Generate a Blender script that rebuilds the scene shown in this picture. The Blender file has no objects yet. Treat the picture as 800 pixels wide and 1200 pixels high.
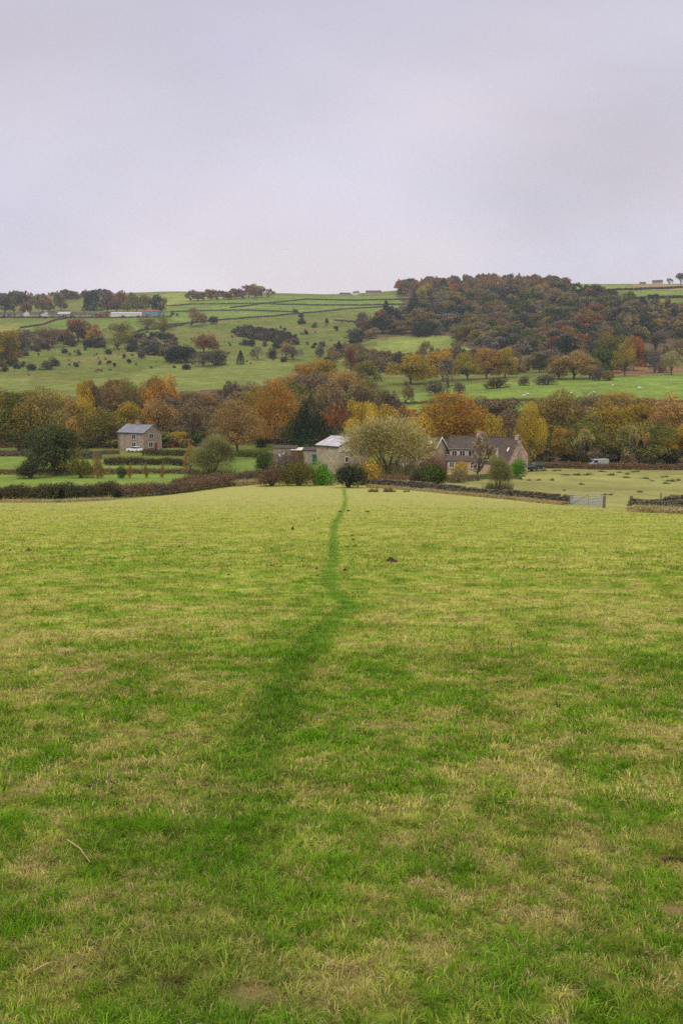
import bpy, math, random
import numpy as np
PI = math.pi
rng = np.random.default_rng(7)
random.seed(11)
C = bpy.context.scene.collection
sc = bpy.context.scene

# ------------------------------------------------------------------ camera maths
F = 1200 * 35 / 36.0
CZ = 1.6
PITCH = math.atan(150 / F)
cp, sp = math.cos(PITCH), math.sin(PITCH)

def ray(px, py):
    u = (np.asarray(px, float) - 400) / F
    v = -(np.asarray(py, float) - 600) / F
    y = cp + v * sp
    z = -sp + v * cp
    return u / y, z / y           # dx/dy, dz/dy

# ------------------------------------------------------------------ noise
def _h(ix, iy, s):
    n = (ix.astype(np.int64) * 374761393 + iy.astype(np.int64) * 668265263 + s * 982451653) & 0xFFFFFFFF
    n = ((n ^ (n >> 13)) * 1274126177) & 0xFFFFFFFF
    return ((n ^ (n >> 16)) & 0xFFFFFF) / float(0xFFFFFF)

def vn(x, y, s=0):
    x = np.asarray(x, float); y = np.asarray(y, float)
    ix = np.floor(x); iy = np.floor(y)
    fx = x - ix; fy = y - iy
    fx = fx * fx * (3 - 2 * fx); fy = fy * fy * (3 - 2 * fy)
    a = _h(ix, iy, s); b = _h(ix + 1, iy, s); c = _h(ix, iy + 1, s); d = _h(ix + 1, iy + 1, s)
    return (a * (1 - fx) + b * fx) * (1 - fy) + (c * (1 - fx) + d * fx) * fy

def fbm(x, y, s=0, o=4):
    t = 0; a = .5; n = 0
    for i in range(o):
        t = t + a * vn(x * 2 ** i + 17.3 * i, y * 2 ** i - 9.1 * i, s + i); n += a; a *= .55
    return t / n

def sstep(a, b, x):
    t = np.clip((x - a) / (b - a), 0, 1)
    return t * t * (3 - 2 * t)

# ------------------------------------------------------------------ terrain heights
TD = [50, 75, 100, 120, 150, 200, 250, 300, 400, 500, 600, 700, 850, 1000, 1150, 1300, 1500, 1700, 2200, 3000]
TR = {
 -150: [604, 594, 589, 586, 566, 547, 534, 524, 492, 468, 448, 430, 405, 387, 376, 366, 353, 346, 352, 360],
 0:    [604, 594, 589, 586, 566, 547, 534, 524, 492, 468, 448, 430, 405, 387, 376, 366, 353, 347, 354, 360],
 200:  [604, 593, 586, 580, 563, 547, 534, 522, 492, 468, 448, 430, 407, 390, 376, 364, 350, 340, 349, 360],
 400:  [604, 592, 583, 576, 562, 552, 537, 515, 484, 463, 446, 430, 408, 390, 374, 361, 349, 345, 355, 360],
 500:  [604, 593, 585, 578, 565, 553, 540, 515, 483, 461, 445, 430, 406, 386, 367, 350, 336, 338, 350, 360],
 600:  [604, 595, 589, 582, 567, 553, 541, 515, 478, 450, 440, 427, 402, 380, 358, 340, 330, 333, 345, 360],
 700:  [605, 598, 595, 588, 572, 554, 542, 514, 476, 447, 436, 422, 398, 374, 352, 338, 333, 334, 345, 360],
 800:  [606, 600, 598, 592, 576, 556, 543, 514, 476, 447, 436, 422, 398, 374, 352, 338, 332, 333, 345, 360],
 950:  [607, 601, 599, 593, 576, 556, 543, 514, 476, 447, 436, 422, 398, 374, 352, 338, 332, 333, 345, 360],
}
_cols = sorted(TR)
_zt = np.array([[CZ + float(ray(px, r)[1]) * d for r, d in zip(TR[px], TD)] for px in _cols])
LD = np.linspace(math.log(40), math.log(3000), 400)
UU = np.linspace(-.5, .5, 121)
_zr = np.array([np.interp(np.exp(LD), [0] + TD, [0.0] + list(row)) for row in _zt])
_uc = np.array([(px - 400) / F for px in _cols])
ZG = np.array([np.interp(UU, _uc, _zr[:, j]) for j in range(len(LD))])
def _blur(a, ax, n):
    for _ in range(n):
        p = np.concatenate([a.take([0], ax), a, a.take([-1], ax)], ax)
        L = a.shape[ax]
        a = .25 * p.take(range(0, L), ax) + .5 * p.take(range(1, L + 1), ax) + .25 * p.take(range(2, L + 2), ax)
    return a
ZG = _blur(_blur(ZG, 0, 14), 1, 30)

def H(x, y):
    x = np.asarray(x, float); y = np.asarray(y, float)
    yy = np.maximum(y, 1.0)
    u = np.clip(x / yy, -.5, .5)
    ld = np.clip(np.log(yy), LD[0], LD[-1])
    fi = (ld - LD[0]) / (LD[1] - LD[0]); i = np.clip(fi.astype(int), 0, len(LD) - 2); fi = fi - i
    fj = (u - UU[0]) / (UU[1] - UU[0]); j = np.clip(fj.astype(int), 0, len(UU) - 2); fj = fj - j
    zf = (ZG[i, j] * (1 - fi) + ZG[i + 1, j] * fi) * (1 - fj) + (ZG[i, j + 1] * (1 - fi) + ZG[i + 1, j + 1] * fi) * fj
    zn = -.1 * y
    t = sstep(45, 75, y)
    z = zn * (1 - t) + zf * t
    amp = 1 - sstep(60, 110, y)
    z = z + .10 * (fbm(x / 7., y / 7., 3, 2) - .5) * sstep(2, 12, np.abs(y)) * (.4 + .6 * amp) + .035 * (fbm(x / .7, y / .7, 5, 3) - .5) * amp
    z = z + 2.5 * (fbm(x / 90., y / 90., 11, 3) - .5) * sstep(450, 700, y)
    return z

_DS = np.exp(np.linspace(math.log(1.5), math.log(2900), 3000))
def hit(px, py):
    a, b = ray(px, py)
    dz = CZ + b * _DS - H(a * _DS, _DS)
    k = np.argmax(dz < 0)
    if k == 0:
        k = int(np.argmin(np.where((_DS > 900) & (_DS < 1650), (CZ + b * _DS - H(a * _DS, _DS)) / _DS, 1e9)))
        return float(a * _DS[k]), float(_DS[k])
    t = dz[k - 1] / (dz[k - 1] - dz[k]) if dz[k] < 0 else 1
    d = _DS[k - 1] + t * (_DS[k] - _DS[k - 1])
    return float(a * d), float(d)
def Hs(x, y): return float(H(np.array([x]), np.array([y]))[0])
def at(px, D, py=450):
    a, _ = ray(px, py); return float(a) * D, D
def path_of(pts): return np.array([hit(*p) for p in pts])
def inpoly(x, y, P):
    c = np.zeros(np.shape(x), bool); n = len(P)
    for i in range(n):
        x1, y1 = P[i]; x2, y2 = P[(i + 1) % n]
        if y1 == y2: continue
        m = (y1 > y) != (y2 > y)
        c ^= m & (x < (x2 - x1) * (y - y1) / (y2 - y1) + x1)
    return c
def dist_poly(x, y, P, W=None):
    best = np.full(np.shape(x), 1e9); ww = np.zeros(np.shape(x))
    for i in range(len(P) - 1):
        ax, ay = P[i]; bx, by = P[i + 1]
        dx, dy = bx - ax, by - ay; L = dx * dx + dy * dy + 1e-9
        t = np.clip(((x - ax) * dx + (y - ay) * dy) / L, 0, 1)
        d = np.hypot(x - ax - t * dx, y - ay - t * dy)
        if W is not None: ww = np.where(d < best, W[i] * (1 - t) + W[i + 1] * t, ww)
        best = np.minimum(best, d)
    return (best, ww) if W is not None else best

# ------------------------------------------------------------------ mesh + object helpers
def mesh_tri(name, V, T, tint=None, mat=None, smooth=False):
    V = np.asarray(V, np.float32); T = np.asarray(T, np.int32)
    me = bpy.data.meshes.new(name)
    me.vertices.add(len(V)); me.vertices.foreach_set('co', V.ravel())
    k = T.shape[1]
    me.loops.add(T.size); me.loops.foreach_set('vertex_index', T.ravel())
    me.polygons.add(len(T)); me.polygons.foreach_set('loop_start', np.arange(0, T.size, k, dtype=np.int32))
    if smooth: me.polygons.foreach_set('use_smooth', np.ones(len(T), bool))
    me.update(calc_edges=True)
    if tint is not None:
        a = me.color_attributes.new('tint', 'FLOAT_COLOR', 'POINT')
        t = np.ones((len(V), 4), np.float32); t[:, :3] = tint
        a.data.foreach_set('color', t.ravel())
    if mat: me.materials.append(mat)
    return me

def add(name, data, parent=None, loc=None, rot=None, scale=None, color=None):
    o = bpy.data.objects.new(name, data); C.objects.link(o)
    if parent is not None: o.parent = parent
    if loc is not None: o.location = loc
    if rot is not None: o.rotation_euler = rot if not isinstance(rot, (int, float)) else (0, 0, rot)
    if scale is not None: o.scale = scale
    if color is not None: o.color = (*color, 1)
    return o
def tag(o, label=None, cat=None, group=None, kind=None):
    if label: o['label'] = label
    if cat: o['category'] = cat
    if group: o['group'] = group
    if kind: o['kind'] = kind
    return o
def thing(name, label, cat, loc, rot=0, group=None):
    return tag(add(name, None, None, loc, rot), label, cat, group)

class MB:
    """small mesh collector"""
    def __init__(s): s.v = []; s.f = []
    def box(s, x0, x1, y0, y1, z0, z1):
        n = len(s.v)
        s.v += [(x, y, z) for z in (z0, z1) for x, y in ((x0, y0), (x1, y0), (x1, y1), (x0, y1))]
        s.f += [tuple(n + i for i in q) for q in ((3, 2, 1, 0), (4, 5, 6, 7), (0, 1, 5, 4), (1, 2, 6, 5), (2, 3, 7, 6), (3, 0, 4, 7))]
        return s
    def slab(s, quad, t):
        """4 corner points (top face), thickness t downward"""
        n = len(s.v)
        s.v += [tuple(p) for p in quad] + [(p[0], p[1], p[2] - t) for p in quad]
        s.f += [tuple(n + i for i in q) for q in ((0, 1, 2, 3), (7, 6, 5, 4), (4, 5, 1, 0), (5, 6, 2, 1), (6, 7, 3, 2), (7, 4, 0, 3))]
        return s
    def prism(s, prof, x0, x1):
        """profile in (y,z) extruded along x"""
        n = len(s.v); k = len(prof)
        s.v += [(x0, y, z) for y, z in prof] + [(x1, y, z) for y, z in prof]
        s.f += [tuple(n + i for i in range(k))[::-1], tuple(n + k + i for i in range(k))]
        s.f += [(n + i, n + (i + 1) % k, n + k + (i + 1) % k, n + k + i) for i in range(k)]
        return s
    def tube(s, pts, rad, sides=6, caps=True):
        n0 = len(s.v); pts = [np.array(p, float) for p in pts]
        for i, p in enumerate(pts):
            d = pts[min(i + 1, len(pts) - 1)] - pts[max(i - 1, 0)]; d /= np.linalg.norm(d) + 1e-9
            a = np.cross(d, [0, 0, 1.]) if abs(d[2]) < .9 else np.cross(d, [1., 0, 0]); a /= np.linalg.norm(a); b = np.cross(d, a)
            r = rad[i] if hasattr(rad, '__len__') else rad
            for k in range(sides):
                t = 2 * PI * k / sides; s.v.append(tuple(p + r * (math.cos(t) * a + math.sin(t) * b)))
        for i in range(len(pts) - 1):
            for k in range(sides):
                q = n0 + i * sides
                s.f.append((q + k, q + (k + 1) % sides, q + sides + (k + 1) % sides, q + sides + k))
        if caps:
            s.f.append(tuple(n0 + k for k in range(sides))[::-1])
            s.f.append(tuple(n0 + (len(pts) - 1) * sides + k for k in range(sides)))
        return s
    def mesh(s, name, mat, bevel=0):
        me = bpy.data.meshes.new(name); me.from_pydata(s.v, [], s.f); me.update()
        if mat: me.materials.append(mat)
        if bevel:
            import bmesh
            b = bmesh.new(); b.from_mesh(me)
            bmesh.ops.bevel(b, geom=list(b.edges), offset=bevel, segments=2, affect='EDGES', profile=.5)
            b.to_mesh(me); b.free()
        return me
    def obj(s, name, mat, parent=None, bevel=0, color=(1, 1, 1)): return add(name, s.mesh(name, mat, bevel), parent, color=color)

# ------------------------------------------------------------------ materials
def newmat(name):
    m = bpy.data.materials.new(name); m.use_nodes = True
    nt = m.node_tree; nt.nodes.clear(); return m, nt
def N(nt, typ, **kw):
    n = nt.nodes.new(typ)
    for k, v in kw.items():
        if k in n.inputs.keys() if isinstance(k, str) else False: n.inputs[k].default_value = v
        else: setattr(n, k, v)
    return n
def mixc(nt, mode, fac, a, b):
    n = nt.nodes.new('ShaderNodeMix'); n.data_type = 'RGBA'; n.blend_type = mode
    for i, v in ((0, fac), (6, a), (7, b)):
        if hasattr(v, 'is_output'): nt.links.new(v, n.inputs[i])
        elif i == 0: n.inputs[0].default_value = v
        else: n.inputs[i].default_value = (*v, 1) if len(v) == 3 else v
    return n.outputs[2]
def noise(nt, scale, detail=4, rough=.6, coord='Object', stretch=None):
    tc = nt.nodes.new('ShaderNodeTexCoord'); out = tc.outputs[coord]
    if stretch:
        mp = nt.nodes.new('ShaderNodeMapping'); mp.inputs['Scale'].default_value = stretch
        nt.links.new(out, mp.inputs[0]); out = mp.outputs[0]
    n = nt.nodes.new('ShaderNodeTexNoise'); n.inputs['Scale'].default_value = scale
    n.inputs['Detail'].default_value = detail; n.inputs['Roughness'].default_value = rough
    nt.links.new(out, n.inputs['Vector']); return n.outputs['Fac']
def ramp(nt, fac, stops):
    r = nt.nodes.new('ShaderNodeValToRGB'); e = r.color_ramp.elements
    while len(e) < len(stops): e.new(.5)
    for el, (p, c) in zip(e, stops): el.position = p; el.color = (*c, 1) if not isinstance(c, (int, float)) else (c, c, c, 1)
    nt.links.new(fac, r.inputs[0]); return r.outputs[0]
def finish(nt, col, rough=.85, spec=.2, bump=None, metallic=0, bd=.1):
    b = nt.nodes.new('ShaderNodeBsdfPrincipled'); o = nt.nodes.new('ShaderNodeOutputMaterial')
    b.inputs['Roughness'].default_value = rough; b.inputs['Specular IOR Level'].default_value = spec
    b.inputs['Metallic'].default_value = metallic
    if hasattr(col, 'is_output'): nt.links.new(col, b.inputs['Base Color'])
    else: b.inputs['Base Color'].default_value = (*col, 1)
    if bump is not None:
        k = nt.nodes.new('ShaderNodeBump'); k.inputs['Strength'].default_value = 1; k.inputs['Distance'].default_value = bd
        nt.links.new(bump, k.inputs['Height']); nt.links.new(k.outputs[0], b.inputs['Normal'])
    nt.links.new(b.outputs[0], o.inputs[0])

def leaf_material(name, transl=.25):
    m, nt = newmat(name)
    oi = nt.nodes.new('ShaderNodeObjectInfo'); at_ = nt.nodes.new('ShaderNodeAttribute'); at_.attribute_name = 'tint'
    c = mixc(nt, 'MULTIPLY', 1.0, oi.outputs['Color'], at_.outputs['Color'])
    d = nt.nodes.new('ShaderNodeBsdfDiffuse'); t = nt.nodes.new('ShaderNodeBsdfTranslucent'); x = nt.nodes.new('ShaderNodeMixShader')
    nt.links.new(c, d.inputs[0]); nt.links.new(c, t.inputs[0]); x.inputs[0].default_value = transl
    nt.links.new(d.outputs[0], x.inputs[1]); nt.links.new(t.outputs[0], x.inputs[2])
    o = nt.nodes.new('ShaderNodeOutputMaterial'); nt.links.new(x.outputs[0], o.inputs[0]); return m
M_LEAF = leaf_material('foliage')
M_BLADE = leaf_material('grass_blade', .3)

def tint_material(name, rough=.9, nscale=6, lo=.7, hi=1.2, bd=.02):
    m, nt = newmat(name)
    oi = nt.nodes.new('ShaderNodeObjectInfo'); at_ = nt.nodes.new('ShaderNodeAttribute'); at_.attribute_name = 'tint'
    c = mixc(nt, 'MULTIPLY', 1.0, oi.outputs['Color'], at_.outputs['Color'])
    n = noise(nt, nscale, 5, .65); r = ramp(nt, n, [(.3, lo), (.7, hi)])
    finish(nt, mixc(nt, 'MULTIPLY', 1.0, c, r), rough, .15, n, bd=bd); return m
M_STONES = tint_material('loose_stone', nscale=5)

def plain(name, base, nscale=3, lo=.75, hi=1.2, rough=.8, spec=.2, metallic=0, bd=.01, use_obj=False):
    m, nt = newmat(name)
    n = noise(nt, nscale, 5, .6); r = ramp(nt, n, [(.3, lo), (.72, hi)])
    c = mixc(nt, 'MULTIPLY', 1.0, base, r)
    if use_obj:
        oi = nt.nodes.new('ShaderNodeObjectInfo'); c = mixc(nt, 'MULTIPLY', 1.0, c, oi.outputs['Color'])
    finish(nt, c, rough, spec, n, metallic, bd); return m
M_BARK = plain('bark', (1, 1, 1), 8, .6, 1.3, .95, .1, bd=.03, use_obj=True)

def masonry(name, c1, c2, mortar, bw=.42, bh=.17):
    m, nt = newmat(name)
    # wall plane coordinate: run along the wall face and up
    tc = nt.nodes.new('ShaderNodeTexCoord'); sx = nt.nodes.new('ShaderNodeSeparateXYZ'); nt.links.new(tc.outputs['Object'], sx.inputs[0])
    ad = nt.nodes.new('ShaderNodeMath'); ad.operation = 'ADD'; nt.links.new(sx.outputs[0], ad.inputs[0]); nt.links.new(sx.outputs[1], ad.inputs[1])
    cx = nt.nodes.new('ShaderNodeCombineXYZ'); nt.links.new(ad.outputs[0], cx.inputs[0]); nt.links.new(sx.outputs[2], cx.inputs[1])
    b = nt.nodes.new('ShaderNodeTexBrick'); nt.links.new(cx.outputs[0], b.inputs['Vector'])
    b.inputs['Color1'].default_value = (*c1, 1); b.inputs['Color2'].default_value = (*c2, 1); b.inputs['Mortar'].default_value = (*mortar, 1)
    b.inputs['Scale'].default_value = 1; b.inputs['Brick Width'].default_value = bw; b.inputs['Row Height'].default_value = bh
    b.inputs['Mortar Size'].default_value = .012
    n = noise(nt, 1.3, 6, .7); r = ramp(nt, n, [(.3, .62), (.7, 1.25)])
    n2 = noise(nt, 4.5, 3, .6); r2 = ramp(nt, n2, [(.35, .7), (.65, 1.2)])
    c = mixc(nt, 'MULTIPLY', 1.0, mixc(nt, 'MULTIPLY', 1.0, b.outputs['Color'], r), r2)
    finish(nt, c, .92, .1, n2, bd=.03); return m
M_STONE = masonry('gritstone_wall', (.40, .335, .265), (.27, .22, .175), (.33, .29, .24))
M_CREAM = masonry('cream_stone_wall', (.50, .42, .30), (.38, .31, .22), (.42, .36, .27))
M_PINK = masonry('pinkish_stone_wall', (.58, .40, .32), (.44, .30, .24), (.48, .37, .30))
M_BUFF = masonry('buff_stone_wall', (.40, .31, .22), (.29, .22, .16), (.33, .27, .2))
def roofing(name, base, row=.28):
    m, nt = newmat(name)
    tc = nt.nodes.new('ShaderNodeTexCoord'); sx = nt.nodes.new('ShaderNodeSeparateXYZ'); nt.links.new(tc.outputs['Object'], sx.inputs[0])
    cx = nt.nodes.new('ShaderNodeCombineXYZ'); nt.links.new(sx.outputs[0], cx.inputs[0]); nt.links.new(sx.outputs[1], cx.inputs[1])
    b = nt.nodes.new('ShaderNodeTexBrick'); nt.links.new(cx.outputs[0], b.inputs['Vector'])
    b.inputs['Color1'].default_value = (*[v * 1.12 for v in base], 1); b.inputs['Color2'].default_value = (*[v * .85 for v in base], 1)
    b.inputs['Mortar'].default_value = (*[v * .5 for v in base], 1); b.inputs['Scale'].default_value = 1
    b.inputs['Brick Width'].default_value = .35; b.inputs['Row Height'].default_value = row; b.inputs['Mortar Size'].default_value = .012
    n = noise(nt, 1.1, 6, .7); r = ramp(nt, n, [(.3, .7), (.7, 1.25)])
    finish(nt, mixc(nt, 'MULTIPLY', 1.0, b.outputs['Color'], r), .8, .12, n, bd=.02); return m
M_SLATE = roofing('blue_grey_slate', (.20, .21, .26))
M_DARKROOF = roofing('dark_stone_slate', (.088, .068, .058))
M_SHEET = roofing('pale_roof_sheet', (.42, .41, .46), 1.1)
M_WHITE = plain('white_paint', (.72, .71, .69), 2, .85, 1.05, .5, .3)
M_GLASS = plain('window_glass', (.03, .035, .04), 2, .6, 1.4, .12, .6)
M_RED = plain('dark_red_paint', (.25, .04, .03), 3)
M_TEAL = plain('teal_paint', (.02, .10, .095), 3)
M_RUST = plain('rusty_sheet', (.22, .07, .04), 3)
M_BLUE = plain('pale_blue_cladding', (.13, .24, .32), 3)
M_METAL = plain('galvanised_steel', (.36, .37, .40), 14, .8, 1.15, .42, .4, .55)
M_WOOD = plain('weathered_wood', (.16, .13, .10), 9, .6, 1.3, .9, .1)
M_POT = plain('clay_pot', (.35, .14, .08), 5)
M_CARWHITE = plain('white_car_paint', (.75, .76, .78), 2, .95, 1.03, .25, .5)
M_CARSILVER = plain('silver_car_paint', (.42, .45, .48), 2, .95, 1.03, .25, .5, .3)
M_CARBLACK = plain('dark_car_paint', (.03, .03, .035), 2, .95, 1.03, .25, .5)
M_TYRE = plain('tyre_rubber', (.02, .02, .02), 8)
M_LAMPGLASS = plain('lamp_lens', (.5, .3, .25), 8, rough=.2)
M_WOOL = plain('sheep_wool', (.62, .57, .48), 9, .8, 1.1, .95, .05, bd=.04)
M_SOIL = plain('molehill_soil', (.055, .035, .022), 22, .5, 1.5, .98, .05, bd=.03)
M_STICK = plain('dry_stick', (.38, .29, .16), 25, .7, 1.2, .9, .1)

# ------------------------------------------------------------------ ground colour
PATH = path_of([(403, 573), (405, 585), (402, 597), (394, 610), (390, 622), (390, 640), (392, 652), (387, 668), (384, 680), (389, 690), (399, 702),
                (411, 708), (405, 716), (392, 724), (378, 736), (366, 752), (353, 768), (343, 785), (330, 805), (318, 835), (303, 870), (285, 920), (262, 990), (240, 1080), (215, 1195)])
PATHW = np.array([.42, .38, .34, .30, .27, .26, .26, .27, .28, .27, .27, .28, .28, .28, .28, .27, .27, .26, .26, .28, .32, .38, .44, .48, .5])
PATCH = [hit(98, 787) + (.17, .09), hit(80, 762) + (.15, .09), hit(285, 1168) + (.09, .04), hit(792, 1068) + (.08, .03)]
MUD = [hit(205, 1152) + (.07, .04), hit(790, 1008) + (.12, .04)]
STRAW = np.array([.43, .35, .155]); GREEN = np.array([.105, .225, .012]); LIME = np.array([.30, .325, .058]); PINK = np.array([.36, .24, .14])

def pasture_colour(x, y, jit=0):
    n1 = fbm(x / 4.2, y / 4.2, 21, 4); n2 = fbm(x / .55, y / .55, 31, 4); n3 = fbm(x / .16, y / .16, 41, 3)
    d, w = dist_poly(x, y, PATH, PATHW)
    near = 1 - sstep(4.0, 13, y); n5 = fbm(x / .33, y / .33, 61, 3)
    dd = d * (1 + .7 * (n2 - .5)) + (.05 + .16 * near) * (n3 - .5) + .10 * (n2 - .5)
    p = (1 - sstep(.5, 1.15, dd / np.maximum(w * (.68 - .10 * sstep(11, 22, y)), .05))) * (.62 + .38 * sstep(4, 8, y)) * (.72 + .5 * sstep(.3, .62, n5)).clip(0, 1)
    halo = 1 - sstep(.2, 1.3, d / (1.1 + 0 * d))
    far = sstep(14, 45, y)
    g = (n1 - .5) * .75 + (n2 - .5) * 1.15 + (n5 - .5) * 1.5 + (n3 - .5) * 1.6 + jit
    g = g - .05 + .13 * near - .26 * far + .10 * halo * (1 - far) * sstep(3, 7, y)
    g = g * (1 - .35 * far - .25 * sstep(6, 16, y))
    gm = sstep(-.42, .72, g); gm = gm * (1 - .15 * far)
    sm = sstep(.0, .7, -g)[..., None]
    col = LIME * (1 - gm[..., None]) + GREEN * gm[..., None]
    sk = .55 * sm * (1 - p[..., None]) * (1 - .35 * sstep(8, 16, y))[..., None]; col = col * (1 - sk) + STRAW * sk
    col = col * (.72 + .56 * fbm(x / .5, y / .5, 55, 4))[..., None]
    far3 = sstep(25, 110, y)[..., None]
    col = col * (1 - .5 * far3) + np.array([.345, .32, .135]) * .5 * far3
    pk = (p * .85)[..., None]; col = col * (1 - pk) + np.array([.080, .180, .013]) * (.8 + .4 * n3[..., None]) * pk; gm = np.maximum(gm, p)
    n4 = vn(x / .12, y / .12, 77)
    for cx, cy, rx, ry in PATCH:
        q = 1 - sstep(.6, 1.25, np.hypot((x - cx) / rx, (y - cy) / ry / 1.6) + .6 * (n4 - .5))
        col = col * (1 - .8 * q[..., None]) + PINK * .8 * q[..., None]
    for cx, cy, rx, ry in MUD:
        q = 1 - sstep(.5, 1.25, np.hypot((x - cx) / rx, (y - cy) / ry / 1.6) + .9 * (n4 - .5))
        col = col * (1 - .9 * q[..., None]) + np.array([.035, .022, .012]) * .9 * q[..., None]
    return col, p, gm

BRIGHT = np.array([.145, .21, .040])
ROUGH = np.array([.118, .148, .030])
POLYS = [  # (px polygon, colour, edge blur)
 ([(-150, 392), (-150, 376), (0, 379), (60, 377), (110, 374), (170, 374), (205, 372), (205, 386), (170, 392), (120, 388), (60, 388), (0, 393)], BRIGHT * .85),
 ([(-150, 392), (-150, 385), (0, 381), (40, 383), (20, 391), (0, 393)], np.array([.21, .21, .05])),
 ([(190, 381), (190, 363), (240, 352), (320, 347), (400, 347), (482, 346), (480, 362), (440, 365), (400, 363), (320, 371), (250, 376)], BRIGHT * .9),
 ([(150, 352), (200, 341), (280, 341), (280, 350), (220, 355), (190, 362)], np.array([.20, .23, .055])),
 ([(-150, 470), (-150, 440), (0, 443), (100, 446), (200, 428), (330, 420), (350, 432), (330, 470)], np.array([.15, .18, .045])),
 ([(436, 414), (442, 400), (480, 392), (530, 392), (560, 398), (550, 412), (520, 416)], np.array([.17, .21, .05])),
 ([(455, 480), (470, 462), (560, 449), (640, 447), (720, 442), (800, 437), (960, 437), (960, 485), (500, 485)], BRIGHT * 1.05),
 ([(715, 440), (715, 426), (760, 424), (800, 424), (800, 437), (740, 440)], np.array([.20, .12, .06])),
 ([(664, 341), (664, 333), (740, 334), (735, 341)], np.array([.18, .22, .055])),
 ([(735, 352), (735, 342), (960, 336), (960, 345), (800, 345)], np.array([.15, .21, .05])),
 ([(740, 333), (700, 333), (960, 330), (960, 338), (740, 340)], np.array([.24, .20, .10])),
 ([(-180, 592), (-180, 530), (0, 530), (60, 535), (120, 540), (200, 541), (320, 538), (325, 562), (280, 566), (140, 580), (120, 592)], BRIGHT * 1.0),
 ([(415, 569), (430, 560), (540, 548), (620, 547), (960, 547), (960, 606), (700, 594), (560, 580)], np.array([.235, .235, .08])),
]
PW = [(np.array([hit(*p) for p in P]), c) for P, c in POLYS]
PNEAR = path_of([(-180, 589), (0, 588), (130, 586), (200, 580), (275, 569), (330, 565), (400, 568), (430, 569), (500, 575), (560, 580), (620, 586), (667, 591), (700, 594), (740, 597), (800, 600), (960, 605)])

def far_colour(x, y):
    jx = (fbm(x / 25., y / 25., 61, 3) - .5) * np.clip(y * .012, 0, 9); jy = (fbm(x / 25., y / 25., 71, 3) - .5) * np.clip(y * .03, 0, 26)
    n = fbm(x / 30., y / 30., 81, 4); n2 = fbm(x / 6., y / 6., 91, 3)
    col = ROUGH[None, :] * np.ones((len(x), 1))
    br = sstep(.52, .68, n)[:, None]
    col = col * (1 - .45 * br) + np.array([.15, .11, .05]) * .45 * br
    for P, c in PW:
        m = inpoly(x + jx * .4, y + jy * .4, P); col[m] = c
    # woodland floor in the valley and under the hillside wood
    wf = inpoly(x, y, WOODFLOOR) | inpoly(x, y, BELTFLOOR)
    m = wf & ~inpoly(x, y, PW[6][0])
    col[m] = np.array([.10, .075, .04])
    col = col * (.70 + .6 * n[:, None]) * (.72 + .56 * n2[:, None])
    return col
WOODFLOOR = np.array([hit(*p) for p in [(462, 345), (480, 337), (662, 337), (740, 352), (800, 370), (960, 375), (960, 424), (800, 424), (715, 426), (640, 430), (560, 415), (530, 394), (478, 394), (440, 396), (412, 406), (408, 392), (440, 372), (480, 367)]])
BELTFLOOR = np.array([at(-160, 296), at(330, 290), at(480, 262), at(640, 262), at(960, 262), at(960, 380), at(490, 400), at(430, 600), at(300, 560), at(-160, 470)])

# ------------------------------------------------------------------ ground meshes
y_near = []
yv = -5.0
while yv < 3: y_near.append(yv); yv += .12
while yv < 135: y_near.append(yv); yv += max(.025, min(.9, (yv * 1.0) ** 2 * .00085 + .01))
y_mid = list(np.arange(136, 385, 1.6)); y_hill = list(np.arange(386, 1750, 5.5)) + list(np.arange(1760, 3000, 60))
ys = np.array(y_near + y_mid + y_hill)
us = np.concatenate([-np.linspace(1.3, .37, 46)[:-1], np.linspace(-.37, .37, 411), np.linspace(.37, 1.3, 46)[1:]])
UX, YY = np.meshgrid(us, ys)
XX = UX * (YY + 8)
ZZ = H(XX.ravel(), YY.ravel())
gx, gy = XX.ravel(), YY.ravel()
colr = np.zeros((len(gx), 3))
edge = np.interp(gx / np.maximum(gy, 1), PNEAR[:, 0] / PNEAR[:, 1], PNEAR[:, 1])
isn = gy < edge
b, _, _ = pasture_colour(gx[isn], gy[isn])
th = (1 - sstep(4, 11, gy[isn]))[:, None]; colr[isn] = b * (1 - .45 * th) + np.array([.05, .042, .018]) * .45 * th  # near ground darkened: thatch brown, plus painted-in shade between the blades
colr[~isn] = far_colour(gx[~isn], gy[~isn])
nc = len(us)

def ground_material(name, s1, s2, bd, lo=.6, hi=1.35):
    m, nt = newmat(name)
    at_ = nt.nodes.new('ShaderNodeAttribute'); at_.attribute_name = 'tint'
    a = noise(nt, s1, 6, .7); b_ = noise(nt, s2, 5, .7)
    c = mixc(nt, 'MULTIPLY', 1.0, at_.outputs['Color'], ramp(nt, a, [(.3, lo), (.7, hi)]))
    c = mixc(nt, 'MULTIPLY', 1.0, c, ramp(nt, b_, [(.3, lo + .1), (.7, hi - .1)]))
    sm = noise(nt, s1 * .37, 5, .7)
    c = mixc(nt, 'MIX', ramp(nt, sm, [(.48, 0.0), (.72, .45)]), c, mixc(nt, 'MULTIPLY', 1.0, c, (1.25, 1.02, .9)))
    finish(nt, c, .95, .05, a, bd=bd); return m
M_PAST = ground_material('pasture_grass', 26, 5.5, .02)
M_MEAD = ground_material('meadow_grass', 2.2, .5, .12, .7, 1.25)
M_HILL = ground_material('hill_grass', .8, .12, .4, .65, 1.3)
def strip(name, r0, r1, mat):
    i = np.arange(r0, r1)[:, None]; j = np.arange(nc - 1)[None, :]
    a = (i * nc + j).ravel() - r0 * nc
    Fq = np.stack([a, a + 1, a + nc + 1, a + nc], 1)
    sl = slice(r0 * nc, (r1 + 1) * nc)
    me = mesh_tri(name, np.stack([gx[sl], gy[sl], ZZ[sl]], 1), Fq, colr[sl], mat, True)
    return tag(add(name, me), kind='structure')
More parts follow.
